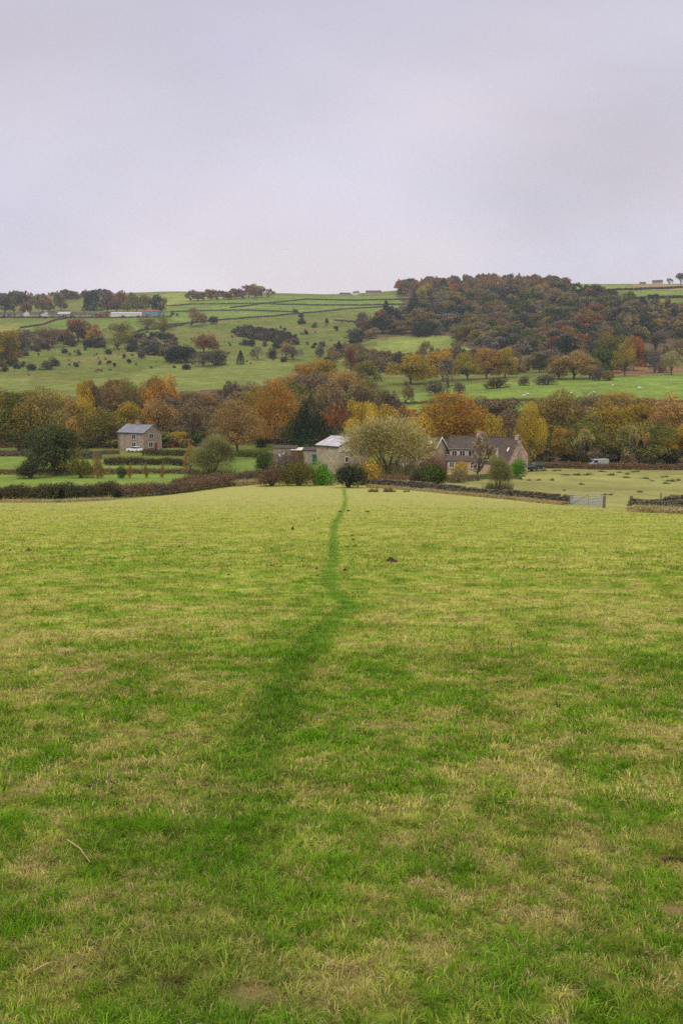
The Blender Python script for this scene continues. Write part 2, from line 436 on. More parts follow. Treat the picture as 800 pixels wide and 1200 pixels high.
r1 = len(y_near); r2 = r1 + len(y_mid)
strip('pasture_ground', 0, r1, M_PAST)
strip('valley_floor', r1, r2, M_MEAD)
strip('hill', r2, len(ys) - 1, M_HILL)

# ------------------------------------------------------------------ grass blades
def blades():
    Vs, Ts, Cs = [], [], []; base = 0
    rg = np.random.default_rng(3)
    # (near, far, tufts, blades per tuft, tuft radius, blade length, blade half width, curved)
    for (d0, d1, nt_, nb, tr_, hh, ww, curved) in [(2.05, 4.5, 17000, 24, .020, .030, .0014, True), (4.5, 9, 22000, 15, .032, .034, .0027, True), (9, 18, 26000, 8, .05, .038, .0060, False),
                                                  (18, 40, 26000, 5, .09, .045, .013, False), (40, 135, 26000, 3, .2, .05, .03, False)]:
        t = rg.random(nt_)
        y = d0 * (d1 / d0) ** t if d0 > 8 else np.sqrt(d0 ** 2 + t * (d1 ** 2 - d0 ** 2))
        x = (rg.random(nt_) * 2 - 1) * (.37 * y + 1.2)
        # thinner sward to either side and by the viewer's feet
        ne = int(nt_ * .8); ye = (.6 + (d1 - .6) * rg.random(ne)) if d0 < 3 else d0 * (d1 / d0) ** rg.random(ne)
        xe = np.where(rg.random(ne) < .5, -1, 1) * (.37 * ye + 1.2 + 3.6 * rg.random(ne))
        if d0 < 3: kk = rg.random(ne) < .18; ye = np.where(kk, .3 + 1.8 * rg.random(ne), ye); xe = np.where(kk, (rg.random(ne) * 2 - 1) * 2.6, xe)
        x = np.concatenate([x, xe]); y = np.concatenate([y, ye])
        e = np.interp(x / y, PNEAR[:, 0] / PNEAR[:, 1], PNEAR[:, 1]); k = y < e - .3
        x, y = x[k], y[k]; m = len(x)
        amp = .42 * (1 - .45 * sstep(8, 30, y))
        tcol, tp, tgm = pasture_colour(x, y, rg.normal(size=m) * amp)
        dq = fbm(x / .2, y / .2, 301, 3)
        tdry = rg.random(m) < ((.42 - .30 * tgm) * sstep(.38, .62, dq) + .02) * (1 - .85 * tp) * (1 - .5 * sstep(9, 30, y)) * (1 + .35 * (1 - sstep(3, 8, y)))
        tdark = rg.random(m) < .10 + .10 * (1 - sstep(3, 9, y))
        tsz = (.45 + 1.0 * rg.random(m) ** 1.6) * (.6 + .8 * fbm(x / .4, y / .4, 101, 3)) * (1 + .35 * tgm)
        ta, tl = rg.random(m) * 2 * PI, rg.random(m) * .8
        tb = .72 + .56 * rg.random(m)
        i = np.repeat(np.arange(m), nb); n = len(i)
        r = tr_ * np.sqrt(rg.random(n)) * (.6 + .6 * tsz[i]); an = rg.random(n) * 2 * PI
        bx, by = x[i] + np.cos(an) * r, y[i] + np.sin(an) * r
        z = H(bx, by); mud = np.zeros(n)
        for cx, cy, rx, ry in MUD + PATCH:
            mud = np.maximum(mud, 1 - sstep(.7, 1.1, np.hypot((bx - cx) / rx, (by - cy) / ry / 1.6)))
        p = tp[i]; dry = tdry[i] | (rg.random(n) < .05)
        h = hh * (.4 + .9 * rg.random(n)) * tsz[i] * (1 - .5 * p * sstep(6, 14, by)) * (1 - .85 * mud) * (1 - .30 * dry)
        lx_ = np.cos(an) * .6 + np.cos(ta[i]) * tl[i] + rg.normal(size=n) * .3; ly_ = np.sin(an) * .6 + np.sin(ta[i]) * tl[i] + rg.normal(size=n) * .3
        ln = np.hypot(lx_, ly_) + 1e-6; dx, dy = lx_ / ln, ly_ / ln
        lean = (.25 + .75 * ln).clip(0, 1.35) + dry * .2
        w = ww * (.6 + .8 * rg.random(n)) * (1 + .2 * dry); f = rg.random(n) * 2 * PI; wx, wy = np.cos(f), np.sin(f)
        lx = np.sin(lean) * h * 1.2
        tipx, tipy, tipz = bx + dx * lx, by + dy * lx, z + np.maximum(np.cos(lean), .1) * h + .003
        nearb = 1 + .16 * (1 - sstep(3, 10, by))
        c = tcol[i] * (tb[i] * (.85 + .5 * rg.random(n)) * nearb)[:, None]
        st = np.array([.52, .40, .20]) * (tb[i] * (.6 + .55 * rg.random(n)))[:, None]
        c = np.where(dry[:, None], c * .25 + st * .75, c)
        c = np.where((tdark[i] & ~dry)[:, None], c * np.array([.62, .60, .7]), c)
        if curved:
            mx, my, mz = bx + dx * lx * .35, by + dy * lx * .35, z + np.cos(lean * .5) * h * .6
            V = np.empty((n, 5, 3))
            V[:, 0] = np.stack([bx - wx * w, by - wy * w, z - .01], 1); V[:, 1] = np.stack([bx + wx * w, by + wy * w, z - .01], 1)
            V[:, 2] = np.stack([mx + wx * w * .8, my + wy * w * .8, mz], 1); V[:, 3] = np.stack([mx - wx * w * .8, my - wy * w * .8, mz], 1)
            V[:, 4] = np.stack([tipx, tipy, tipz], 1)
            q = np.arange(n)[:, None] * 5; T = np.concatenate([q + np.array([[0, 1, 2]]), q + np.array([[0, 2, 3]]), q + np.array([[3, 2, 4]])]); k5 = 5
        else:
            V = np.empty((n, 3, 3))
            V[:, 0] = np.stack([bx - wx * w, by - wy * w, z - .01], 1); V[:, 1] = np.stack([bx + wx * w, by + wy * w, z - .01], 1)
            V[:, 2] = np.stack([tipx, tipy, tipz], 1); T = np.arange(n)[:, None] * 3 + np.array([[0, 1, 2]]); k5 = 3
        Vs.append(V.reshape(-1, 3)); Ts.append(T + base); base += n * k5
        Cs.append(np.repeat(c, k5, 0))
    me = mesh_tri('grass', np.concatenate(Vs), np.concatenate(Ts), np.concatenate(Cs), M_BLADE)
    tag(add('grass', me, color=(1, 1, 1)), 'short green and straw-coloured pasture grass covering the whole near field', 'grass', kind='stuff')
blades()

# ------------------------------------------------------------------ foliage clouds
def tri_cloud(P, Nn, S, rg, el=1.0):
    n = len(P); S = np.broadcast_to(S, (n,))[:, None]
    Nn = Nn / (np.linalg.norm(Nn, axis=1, keepdims=True) + 1e-9)
    r = rg.normal(size=(n, 3)); t = np.cross(Nn, r); t /= np.linalg.norm(t, axis=1, keepdims=True) + 1e-9
    b_ = np.cross(Nn, t)
    k = rg.random((n, 1)) * .6 + .5
    V = np.empty((n, 3, 3)); V[:, 0] = P + t * S * el; V[:, 1] = P - t * S * .5 * el + b_ * S * k; V[:, 2] = P - t * S * .5 * el - b_ * S * k
    return V.reshape(-1, 3), np.arange(n * 3).reshape(-1, 3)
def sliver(A, B, w, rg):
    d = B - A; r = rg.normal(size=d.shape); s = np.cross(d, r); s /= np.linalg.norm(s, axis=1, keepdims=True) + 1e-9
    w = np.broadcast_to(w, (len(A),))[:, None]
    V = np.empty((len(A), 3, 3)); V[:, 0] = A - s * w; V[:, 1] = A + s * w; V[:, 2] = B
    return V.reshape(-1, 3), np.arange(len(A) * 3).reshape(-1, 3)
def rdirs(rg, n, zmin=-1):
    v = rg.normal(size=(n * 3, 3)); v /= np.linalg.norm(v, axis=1, keepdims=True); v = v[v[:, 2] > zmin]; return v[:n]
def merge(parts):
    Vs, Ts, Cs = [], [], []; b0 = 0
    for V, T, c in parts:
        Vs.append(V); Ts.append(T + b0); Cs.append(c); b0 += len(V)
    return np.concatenate(Vs), np.concatenate(Ts), np.concatenate(Cs)

def norm1(V, P=None):
    wx = np.percentile(np.abs(V[:, :2]), 98.5) * 2; hz = np.percentile(V[:, 2], 99.6); return np.array([1 / wx, 1 / wx, 1 / hz])
def round_crown(seed, n=6500, s=.017, nl=20, zb=.2, rx=.36, hue=.12, thin=.0, top=1.0):
    rg = np.random.default_rng(seed)
    lob = []
    zc = (zb + top) / 2; hz = (top - zb) / 2
    dirs = rdirs(rg, nl * 2, -.92)[:nl]
    for i, d in enumerate(dirs):
        r = rg.uniform(.105, .20); k = rg.uniform(.75, 1.08) if i > nl // 4 else rg.uniform(.1, .6)
        bo = (1 + .45 * max(0, -d[2])) * (1 if d[2] > 0 else 1.12); c = np.array([d[0] * (.5 - r) * k * bo, d[1] * (.5 - r) * k * bo, zc + d[2] * (hz - r * .8) * k])
        lob.append((c, r, rg.uniform(.78, 1.22), rg.uniform(-1, 1)))
    vol = np.array([l[1] ** 2 for l in lob]); cnt = (n * vol / vol.sum()).astype(int)
    P, Nn, T = [], [], []
    for (c, r, br, hu), m in zip(lob, cnt):
        d = rdirs(rg, m, -.65); m = len(d)
        rr = r * (.62 + .48 * rg.random(m) ** .6)
        # ragged sub-clumps
        q = fbm(d[:, 0] * 3 + c[0] * 40, d[:, 1] * 3 + d[:, 2] * 2.3 + c[1] * 40, seed, 3)
        rr = rr * (.80 + .45 * q)
        p = c + d * rr[:, None] * np.array([1, 1, .85])
        keep = (q > .30 + thin * rg.random(m))
        p, d, q = p[keep], d[keep], q[keep]
        P.append(p); Nn.append(d * .8 + rg.normal(size=d.shape) * .45)
        b_ = br * (.66 + .66 * q) * (.9 + .2 * rg.random(len(p)))
        T.append(np.stack([b_ * (1 + hue * hu), b_, b_ * (1 - hue * hu)], 1))
    P = np.concatenate(P); Nn = np.concatenate(Nn); T = np.concatenate(T)
    k = P[:, 2] > zb * .75; P, Nn, T = P[k], Nn[k], T[k]
    V, F_ = tri_cloud(P, Nn, s * (.55 + .9 * rg.random(len(P))), rg)
    parts = [(V, F_, np.repeat(T, 3, 0))]
    # fine twigs poking out
    m = n // 8; i = rg.integers(0, len(P), m); out = P[i] - np.array([0, 0, zc - .25]); out /= np.linalg.norm(out, axis=1, keepdims=True)
    A = P[i] - out * .03; B = P[i] + out * rg.uniform(.02, .05, (m, 1)) + rg.normal(size=(m, 3)) * .012
    V2, F2 = sliver(A, B, .0022, rg); parts.append((V2, F2, np.full((len(V2), 3), .55)))
    V, F_, T = merge(parts); k = norm1(V); V = V * k
    lob = [(c * k, r, a_, b2) for c, r, a_, b2 in lob]
    return V, F_, T, lob, zb

def trunk_for(lob, zb, r=.03, lean=0, nlimb=7, seed=0):
    rg = np.random.default_rng(seed + 99); mb = MB()
    fork = max(zb * 1.15, .12)
    mb.tube([(0, 0, -.03), (.004, 0, fork * .5), (lean, 0, fork)], [r * 1.25, r, r * .85], 7)
    mb.tube([(lean, 0, fork * .98), (lean * 1.5, .01, .5), (lean, 0, .8)], [r * .75, r * .45, r * .12], 6)
    for c, rr, _, _ in lob[:nlimb]:
        a = np.array([lean, 0, fork * rg.uniform(.9, 1.25)]); m = a * .45 + c * .55 + np.array([0, 0, -.03])
        mb.tube([a, m, c], [r * .5, r * .3, r * .08], 5)
    return mb

def twig_crown(seed, levels=5, spread=.55, s=.0035, leaves=900, up=.35, sag=0, start=.18, leafs=.012):
    """open branching crown: fine twigs with few leaves; returned normalised to width 1, height 1"""
    rg = np.random.default_rng(seed)
    nodes = [(np.array([0, 0, start]), np.array([0, 0, 1.]), .24, .022)]
    limbs = MB(); limbs.tube([(0, 0, -.03), (0, 0, start * .5), (0, 0, start)], [.03, .025, .022], 7)
    tw = []; tips = []
    for lv in range(levels):
        nx = []
        for p, d, L, r in nodes:
            k = 5 if lv == 0 else (4 if lv < 3 else 5)
            for _ in range(k):
                nd = d + rg.normal(size=3) * spread; nd[2] += up - sag * lv; nd /= np.linalg.norm(nd)
                l = L * rg.uniform(.65, 1.2); e = p + nd * l
                if lv < 2: limbs.tube([p, (p + e) / 2 + rg.normal(size=3) * l * .06, e], [r, r * .75, r * .5], 5)
                else: tw.append((p, e, max(s * (1.9 if lv == 2 else 1), r * .4 if lv == 2 else s)))
                nx.append((e, nd, L * .62, r * .5))
                if lv >= 2: tips.append(e)
        nodes = nx
        if len(nodes) > 2600: break
    A = np.array([t[0] for t in tw]); B = np.array([t[1] for t in tw]); W = np.array([t[2] for t in tw])
    tips = np.array(tips)
    V, F_ = sliver(A, B + (B - A) * .3, W, rg); c = .7 + .5 * rg.random((len(A), 1)); parts = [(V, F_, np.repeat(c * np.ones((1, 3)), 3, 0))]
    i = rg.integers(0, len(tips), leaves)
    V2, F2 = tri_cloud(tips[i] + rg.normal(size=(leaves, 3)) * .012, rg.normal(size=(leaves, 3)), leafs * (.5 + rg.random(leaves)), rg)
    c2 = (.9 + .6 * rg.random((leaves, 1))) * np.array([1.15, 1.05, .8]); parts.append((V2, F2, np.repeat(c2, 3, 0)))
    V, F_, T = merge(parts)
    wx = np.percentile(np.abs(V[:, :2]), 98.5) * 2; hz = np.percentile(V[:, 2], 99.5)
    sc_ = np.array([1 / wx, 1 / wx, 1 / hz]); V = V * sc_
    limbs.v = [tuple(np.array(v) * sc_) for v in limbs.v]
    return V, F_, T, limbs

def conifer_crown(seed, n=5000, s=.016, full=.5):
    rg = np.random.default_rng(seed); z = rg.random(n) ** .75 * .96 + .03
    a = rg.random(n) * 2 * PI; tier = vn(z * 16, a * 1.6, seed) * .5 + vn(z * 5, a * 1.1, seed + 1) * .5
    prof = np.minimum(1, (1.02 - z) * 1.25) ** .75 * .5
    R = prof * (.55 + .62 * tier) * (.55 + .45 * rg.random(n) ** .3)
    P = np.stack([np.cos(a) * R, np.sin(a) * R, z - R * .12], 1)
    Nn = np.stack([np.cos(a), np.sin(a), .5 * np.ones(n)], 1) + rg.normal(size=(n, 3)) * .4
    V, F_ = tri_cloud(P, Nn, s * (.5 + rg.random(n)), rg, 1.3)
    b_ = (.7 + .6 * tier) * (.8 + .4 * rg.random(n)); T = np.stack([b_ * .98, b_, b_], 1)
    mb = MB(); mb.tube([(0, 0, -.03), (0, 0, .5), (0, 0, .97)], [.028, .016, .003], 6)
    return V, F_, np.repeat(T, 3, 0), mb

def fan_crown(seed, n=5200, s=.004, leaves=2200, droop=.5):
    """willow-like bush: many wands rising from the base and arching over"""
    rg = np.random.default_rng(seed); parts = []; mb = MB()
    m = 46; allp = []
    for i in range(m):
        a = rg.random() * 2 * PI; r = .5 * rg.random() ** .6; h = (1 - (r / .5) ** 2.2 * .55) * rg.uniform(.6, 1)
        p0 = np.array([math.cos(a) * .03, math.sin(a) * .03, 0]); p3 = np.array([math.cos(a) * r, math.sin(a) * r, h]); p1 = p0 + np.array([math.cos(a) * r * .25, math.sin(a) * r * .25, h * .5])
        pts = [(1 - t) ** 2 * p0 + 2 * t * (1 - t) * p1 + t * t * p3 for t in np.linspace(0, 1, 7)]
        if i < 18: mb.tube(pts, np.linspace(.010, .0025, 7), 4)
        allp += pts[2:]
    allp = np.array(allp)
    i = rg.integers(0, len(allp), n); A = allp[i]; out = A * np.array([1, 1, 0]) + rg.normal(size=A.shape) * .16; out[:, 2] = np.abs(out[:, 2]) * .9 + .08
    B = A + out * rg.uniform(.25, .75, (n, 1)); B[:, 2] = np.maximum(B[:, 2], .02)
    V, F_ = sliver(A, B, s, rg); c = .65 + .55 * rg.random((n, 1)); parts.append((V, F_, np.repeat(c * np.ones((1, 3)), 3, 0)))
    j = rg.integers(0, n, leaves); t = rg.random((leaves, 1)); P = A[j] * (1 - t) + B[j] * t
    V2, F2 = tri_cloud(P, rg.normal(size=P.shape), .009 * (.5 + rg.random(leaves)), rg, 1.5)
    c2 = (.85 + .6 * rg.random((leaves, 1))) * np.array([1.05, 1.1, .8]); parts.append((V2, F2, np.repeat(c2, 3, 0)))
    V, F_, T = merge(parts)
    wx = np.percentile(np.abs(V[:, :2]), 99) * 2; hz = np.percentile(V[:, 2], 99.7); k = np.array([1 / wx, 1 / wx, 1 / hz]); V = V * k
    mb.v = [tuple(np.array(v) * k) for v in mb.v]
    return V, F_, T, mb

def bush_crown(seed, n=2600, s=.035, nl=9, twig=.3, hue=.1):
    rg = np.random.default_rng(seed); P, Nn, T = [], [], []
    for i in range(nl):
        a = rg.random() * 2 * PI; r = rg.uniform(.16, .3); k = rg.random() ** .6 * (.5 - r * .85)
        c = np.array([math.cos(a) * k, math.sin(a) * k, rg.uniform(.18, .95 - r * 1.2)]); m = n // nl; br = rg.uniform(.8, 1.2); hu = rg.uniform(-1, 1) * hue
        d = rdirs(rg, m, -.8); m = len(d); q = fbm(d[:, 0] * 3 + i * 9, d[:, 1] * 3 + d[:, 2] * 2, seed, 3)
        p = c + d * (r * (.5 + .5 * rg.random(m) ** .5) * (.75 + .6 * q))[:, None] * np.array([1, 1, 1.15])
        kk = p[:, 2] > -.02; P.append(p[kk]); Nn.append((d + rg.normal(size=d.shape) * .5)[kk])
        b_ = (br * (.7 + .6 * q) * (.8 + .4 * rg.random(m)))[kk]; T.append(np.stack([b_ * (1 + hu), b_, b_ * (1 - hu)], 1))
    P = np.concatenate(P); Nn = np.concatenate(Nn); T = np.concatenate(T)
    V, F_ = tri_cloud(P, Nn, s * (.45 + .9 * rg.random(len(P))), rg)
    parts = [(V, F_, np.repeat(T, 3, 0))]
    m = int(n * twig); i = rg.integers(0, len(P), m); o = P[i] + np.array([0, 0, .15]); B = P[i] + o * rg.uniform(.08, .25, (m, 1)) + rg.normal(size=(m, 3)) * .03
    V2, F2 = sliver(P[i], B, .005, rg); parts.append((V2, F2, np.full((len(V2), 3), .8)))
    mb = MB()
    for i in range(5):
        a = i * 1.3; mb.tube([(0, 0, -.05), (math.cos(a) * .1, math.sin(a) * .1, .3), (math.cos(a) * .25, math.sin(a) * .25, .65)], [.025, .018, .005], 5)
    return (*merge(parts), mb)

def dome_crown(seed, n=22000):
    rg = np.random.default_rng(seed); P, Dv, T = [], [], []
    for i in range(26):
        d0 = rdirs(rg, 40, -.1)[int(rg.integers(0, 12))]; r = rg.uniform(.12, .2); k = rg.uniform(.5, 1)
        c = np.array([d0[0] * (.5 - r) * k, d0[1] * (.5 - r) * k, .42 + d0[2] * (.58 - r) * k]); m = n // 26; d = rdirs(rg, m, -.9); m = len(d)
        q = fbm(d[:, 0] * 3 + i * 7, d[:, 1] * 3 + d[:, 2] * 2, seed, 3); p = c + d * (r * (.3 + .8 * rg.random(m) ** .5) * (.7 + .7 * q))[:, None]
        P.append(p); Dv.append(d); b_ = rg.uniform(.8, 1.2) * (.65 + .7 * q) * (.75 + .5 * rg.random(m)); T.append(np.stack([b_, b_, b_ * rg.uniform(.85, 1.1)], 1))
    P = np.concatenate(P); Dv = np.concatenate(Dv); T = np.concatenate(T); k = P[:, 2] > .01; P, Dv, T = P[k], Dv[k], T[k]
    g = P - np.array([0, 0, .15]); g /= np.linalg.norm(g, axis=1, keepdims=True); g = g * .6 + Dv * .3 + rg.normal(size=P.shape) * .35
    V, F_ = sliver(P, P + g * rg.uniform(.025, .06, (len(P), 1)), .0042, rg)
    low = (rg.random((1400, 3)) - .5) * np.array([.75, .75, 0]) + np.array([0, 0, .02]); hi = low * np.array([1.15, 1.15, 1]) + rg.normal(size=low.shape) * .04 + np.array([0, 0, .2]) * rg.random((1400, 1)) + np.array([0, 0, .1])
    V2, F2 = sliver(low, hi, .005, rg); V, F_, T = merge([(V, F_, np.repeat(T, 3, 0)), (V2, F2, np.full((len(V2), 3), .6))])
    k = norm1(V); mb = MB()
    for i in range(9):
        a = i * .75; h = .55 + .3 * rg.random(); mb.tube([(0, 0, -.03), (math.cos(a) * .08, math.sin(a) * .08, .3 * h), (math.cos(a) * .3, math.sin(a) * .3, h)], [.016, .012, .003], 5)
    return V * k, F_, T, mb
LIB = {}
def reg(kind, V, F_, T, mb):
    LIB.setdefault(kind, []).append((mesh_tri(kind + '_crown', V, F_, T, M_LEAF), mb.mesh(kind + '_trunk', M_BARK), (V, F_, T)))
for i in range(5):
    V, F_, T, lob, zb = round_crown(100 + i, 11000, .015, 30, .0 + .03 * (i % 3), hue=.16); reg('round', V, F_, T, trunk_for(lob, zb, seed=i))
for i in range(4):
    V, F_, T, lob, zb = round_crown(140 + i, 7000, .0145, 30, .03, hue=.16, thin=.22); reg('thin', V, F_, T, trunk_for(lob, zb, .026, seed=i, nlimb=12))
for i in range(4): reg('bare', *twig_crown(200 + i, 5, .62, .0034, 2600, start=.07, up=.22))
for i in range(2): reg('slim', *twig_crown(230 + i, 5, .42, .0035, 1600, up=.7, start=.12))
for i in range(2): reg('cone', *conifer_crown(300 + i, 7000, .014))
for i in range(2):
    V, F_, T, lob, zb = round_crown(700 + i, 24000, .0088, 44, .0, hue=.14); reg('big', V, F_, T, trunk_for(lob, zb, seed=i, nlimb=12))
V, F_, T, lob, zb = round_crown(720, 15000, .011, 34, .0, hue=.08); V = V * np.stack([1.28 - .85 * V[:, 2].clip(0, 1)] * 2 + [V[:, 2] * 0 + 1], 1); V = V * norm1(V); reg('yew', V, F_, T, trunk_for(lob, zb, seed=3, nlimb=0))
for i in range(2): reg('fan', *fan_crown(400 + i))
for i in range(3): reg('dome', *dome_crown(450 + i))
for i in range(4): reg('bush', *bush_crown(500 + i, 3600, .026))
for i in range(2): reg('twiggy', *bush_crown(520 + i, 1800, .022, 11, 1.1))
for i in range(3):
    V, F_, T, lob, zb = round_crown(600 + i, 1700, .034, 16, .0, hue=.16); reg('far', V, F_, T, trunk_for(lob, zb, .03, seed=i))
for i in range(2): reg('farcone', *conifer_crown(620 + i, 1200, .035))
for i in range(3): reg('farbush', *bush_crown(640 + i, 700, .06, 7))
for i in range(2): reg('farbare', *twig_crown(660 + i, 4, .6, .009, 700, leafs=.024, start=.06, up=.2))

COL = dict(gold=(.45, .30, .04), yellow=(.50, .36, .05), orange=(.37, .21, .042), rust=(.225, .11, .048), brown=(.225, .155, .06), tan=(.33, .22, .078),
           goldolive=(.31, .24, .036), olive=(.165, .16, .038), oliveb=(.215, .175, .052), green=(.075, .11, .028), dark=(.024, .045, .026), darkb=(.05, .062, .035),
           grey=(.175, .145, .115), greyb=(.195, .152, .085), purple=(.135, .112, .08), willow=(.37, .32, .13), willowg=(.26, .25, .10), bright=(.10, .25, .02),
           red=(.34, .11, .04), pink=(.30, .12, .11), hedge=(.075, .068, .035), bramble=(.17, .115, .07), reed=(.07, .10, .025), straw=(.33, .275, .14))
BARK = (.10, .085, .065)
CROWN_TREES = 0
def plant(name, cat, kind, x, y, w, h, col, label, group=None, jit=.10):
    global CROWN_TREES
    var = LIB[kind]; cr, tr, _ = var[random.randrange(len(var))]
    c = COL[col] if isinstance(col, str) else col
    b_ = 1 + random.uniform(-jit, jit); hu = random.uniform(-jit, jit) * .7
    c = (c[0] * b_ * (1 + hu), c[1] * b_, c[2] * b_ * (1 - hu))
    t = thing(name, label, cat, (x, y, Hs(x, y) - .15), random.uniform(0, 2 * PI), group)
    add('crown' if cat == 'tree' else 'foliage', cr, t, scale=(w, w, h), color=c)
    add('trunk' if cat == 'tree' else 'stem', tr, t, scale=(w * .8 + .2 * h, w * .8 + .2 * h, h) if kind in ('cone', 'farcone') else (w, w, h), color=BARK)
    if cat == 'tree': CROWN_TREES += 1
    return t
def at_px(px, ytop, wpx, D=None, ybase=None):
    if D is None: x, y = hit(px, ybase)
    else: x, y = at(px, D, ytop)
    a, b_ = ray(px, ytop); ztop = CZ + float(b_) * y
    return x, y, wpx / F * y * (1.14 if y > 230 else 1.04), max(.4, ztop - (Hs(x, y) - .15))

TREES = []
def tr(px, ytop, wpx, D, yb, kind, col, label, name='broadleaf_tree', group=None):
    x, y, w, h = at_px(px, ytop, wpx, D, yb)
    TREES.append((px, y, w)); return plant(name, 'tree', kind, x, y, w, h, col, label, group)
def bu(px, ytop, wpx, D, yb, kind, col, label, name='bush', group=None, cat='bush'):
    x, y, w, h = at_px(px, ytop, wpx, D, yb)
    if D is not None: w *= 1.14; h *= 1.08
    return plant(name, cat, kind, x, y, w, h, col, label, group)

# ---- valley trees one can tell apart
tr(362, 464, 54, 232, None, 'yew', 'dark', 'very dark evergreen tree standing behind the low stone outbuildings', 'yew_tree')
tr(277, 470, 58, 262, None, 'big', 'tan', 'wide orange-brown tree between the stone house and the dark evergreen')
tr(322, 446, 46, 275, None, 'big', 'orange', 'tall orange and gold tree directly left of the dark evergreen')
tr(300, 452, 30, 330, None, 'thin', 'goldolive', 'gold-green tree peeping over the wide orange-brown tree')
tr(222, 470, 44, 300, None, 'bare', 'greyb', 'half-bare brown tree right of the left stone house')
tr(247, 476, 36, 310, None, 'bare', 'grey', 'thin grey-brown tree between two brown trees right of the stone house')
tr(207, 506, 26, 290, None, 'round', 'gold', 'small golden tree over the red shed beside the stone house')
tr(535, 461, 96, 235, None, 'big', 'orange', 'broad rounded orange tree behind the right-hand stone houses')
tr(493, 487, 44, 222, None, 'round', 'gold', 'golden tree at the left foot of the broad orange tree')
tr(574, 487, 36, 222, None, 'round', 'goldolive', 'green-gold tree above the chimneys at the right of the broad orange tree')
tr(424, 470, 40, 225, None, 'round', 'gold', 'golden-orange tree behind the pale willow, left of the yellow one')
tr(446, 474, 38, 218, None, 'round', 'yellow', 'bright yellow tree rising just behind the pale willow')
tr(455, 490, 92, 165, None, 'dome', 'willow', 'large pale straw-green willow in front of the barn and houses', 'willow_tree')
tr(248, 511, 44, 150, None, 'dome', 'willowg', 'rounded olive willow standing alone by the left hedge', 'willow_tree')
tr(222, 520, 18, 155, None, 'bare', 'tan', 'spindly bare sapling just left of the olive willow', 'young_tree')
tr(560, 507, 42, 186, None, 'farbare', (.21, .175, .13), 'leafless grey-brown tree in front of the right-hand house roofs')
tr(584, 533, 28, 128, None, 'dome', 'willowg', 'small grey-green hawthorn standing over the drystone wall', 'hawthorn_tree')
tr(622, 472, 36, 225, None, 'big', 'yellow', 'yellow-topped tree right of the pink gable end')
tr(664, 458, 62, 262, None, 'thin', 'oliveb', 'tall olive-brown tree right of the yellow-topped one')
tr(712, 468, 54, 265, None, 'thin', 'goldolive', 'golden-olive tree above the silver van')
tr(747, 474, 46, 268, None, 'round', 'goldolive', 'dense gold-green tree right of the one above the silver van')
tr(786, 462, 52, 255, None, 'thin', 'tan', 'tall tan-brown tree at the right end of the valley row')
tr(790, 500, 34, 240, None, 'round', 'gold', 'low golden tree at the foot of the right end tree')
tr(820, 470, 56, 250, None, 'thin', 'oliveb', 'olive tree just past the right end of the valley row')
tr(661, 502, 28, 238, None, 'round', 'orange', 'low orange tree at the foot of the tall olive-brown tree')
tr(686, 503, 22, 225, None, 'slim', 'willow', 'slender pale yellow tree left of the silver van', 'birch_tree')
tr(742, 500, 12, 226, None, 'slim', 'straw', 'thin pale-stemmed tree, the left of two right of the silver van', 'birch_tree')
tr(756, 506, 12, 226, None, 'slim', 'tan', 'thin pale-stemmed tree, the right of two right of the silver van', 'birch_tree')
tr(62, 499, 78, 168, None, 'round', (.085, .10, .036), 'big dark green bushy tree standing in the left meadow', 'holly_tree')
tr(84, 492, 34, 180, None, 'bare', 'tan', 'leafless pale tree showing behind the dark green bushy tree')
tr(56, 454, 64, 262, None, 'thin', 'oliveb', 'tallest olive-brown tree at the left of the valley')
tr(20, 458, 58, 270, None, 'round', 'olive', 'dark olive tree at the left edge of the valley row')
tr(-25, 456, 60, 270, None, 'round', 'oliveb', 'brown tree beyond the left edge of the valley row')
tr(115, 478, 50, 290, None, 'thin', 'olive', 'olive tree left of the stone house')
tr(98, 447, 22, 330, None, 'round', 'gold', 'small golden treetop left of a dark one above the valley row')
tr(108, 447, 20, 335, None, 'round', 'brown', 'small dark brown treetop beside the golden one')
tr(97, 464, 30, 300, None, 'thin', 'yellow', 'yellow-green tree below the small golden treetop')
tr(128, 446, 30, 345, None, 'bare', 'greyb', 'bare grey-brown tree up behind the stone house')
tr(148, 444, 34, 350, None, 'thin', 'oliveb', 'olive-brown tree up behind the stone house chimney')
tr(185, 440, 42, 355, None, 'round', 'orange', 'orange tree high behind the right end of the stone house')
tr(152, 472, 42, 312, None, 'round', 'goldolive', 'gold-green tree directly behind the stone house roof')
tr(188, 468, 40, 318, None, 'round', 'tan', 'brown-gold tree behind the gable of the stone house')
tr(130, 496, 36, 296, None, 'round', 'brown', 'low brown tree touching the left end of the stone house')
tr(395, 472, 44, 260, None, 'bare', 'rust', 'bare reddish tree behind the barn')
tr(345, 470, 34, 285, None, 'bare', 'greyb', 'grey-brown bare tree between the orange tree and the dark evergreen')
tr(420, 452, 56, 330, None, 'bare', 'purple', 'wide bare purplish-brown tree above the golden-orange tree')
tr(388, 447, 48, 340, None, 'bare', 'greyb', 'wide bare brown tree above the dark evergreen')
tr(455, 458, 50, 330, None, 'bare', 'purple', 'bare purplish tree above the bright yellow tree')
tr(472, 476, 34, 285, None, 'bare', 'greyb', 'bare tree left of the broad orange tree')
tr(596, 478, 30, 270, None, 'thin', 'greyb', 'grey-brown tree between the broad orange tree and the yellow-topped one')
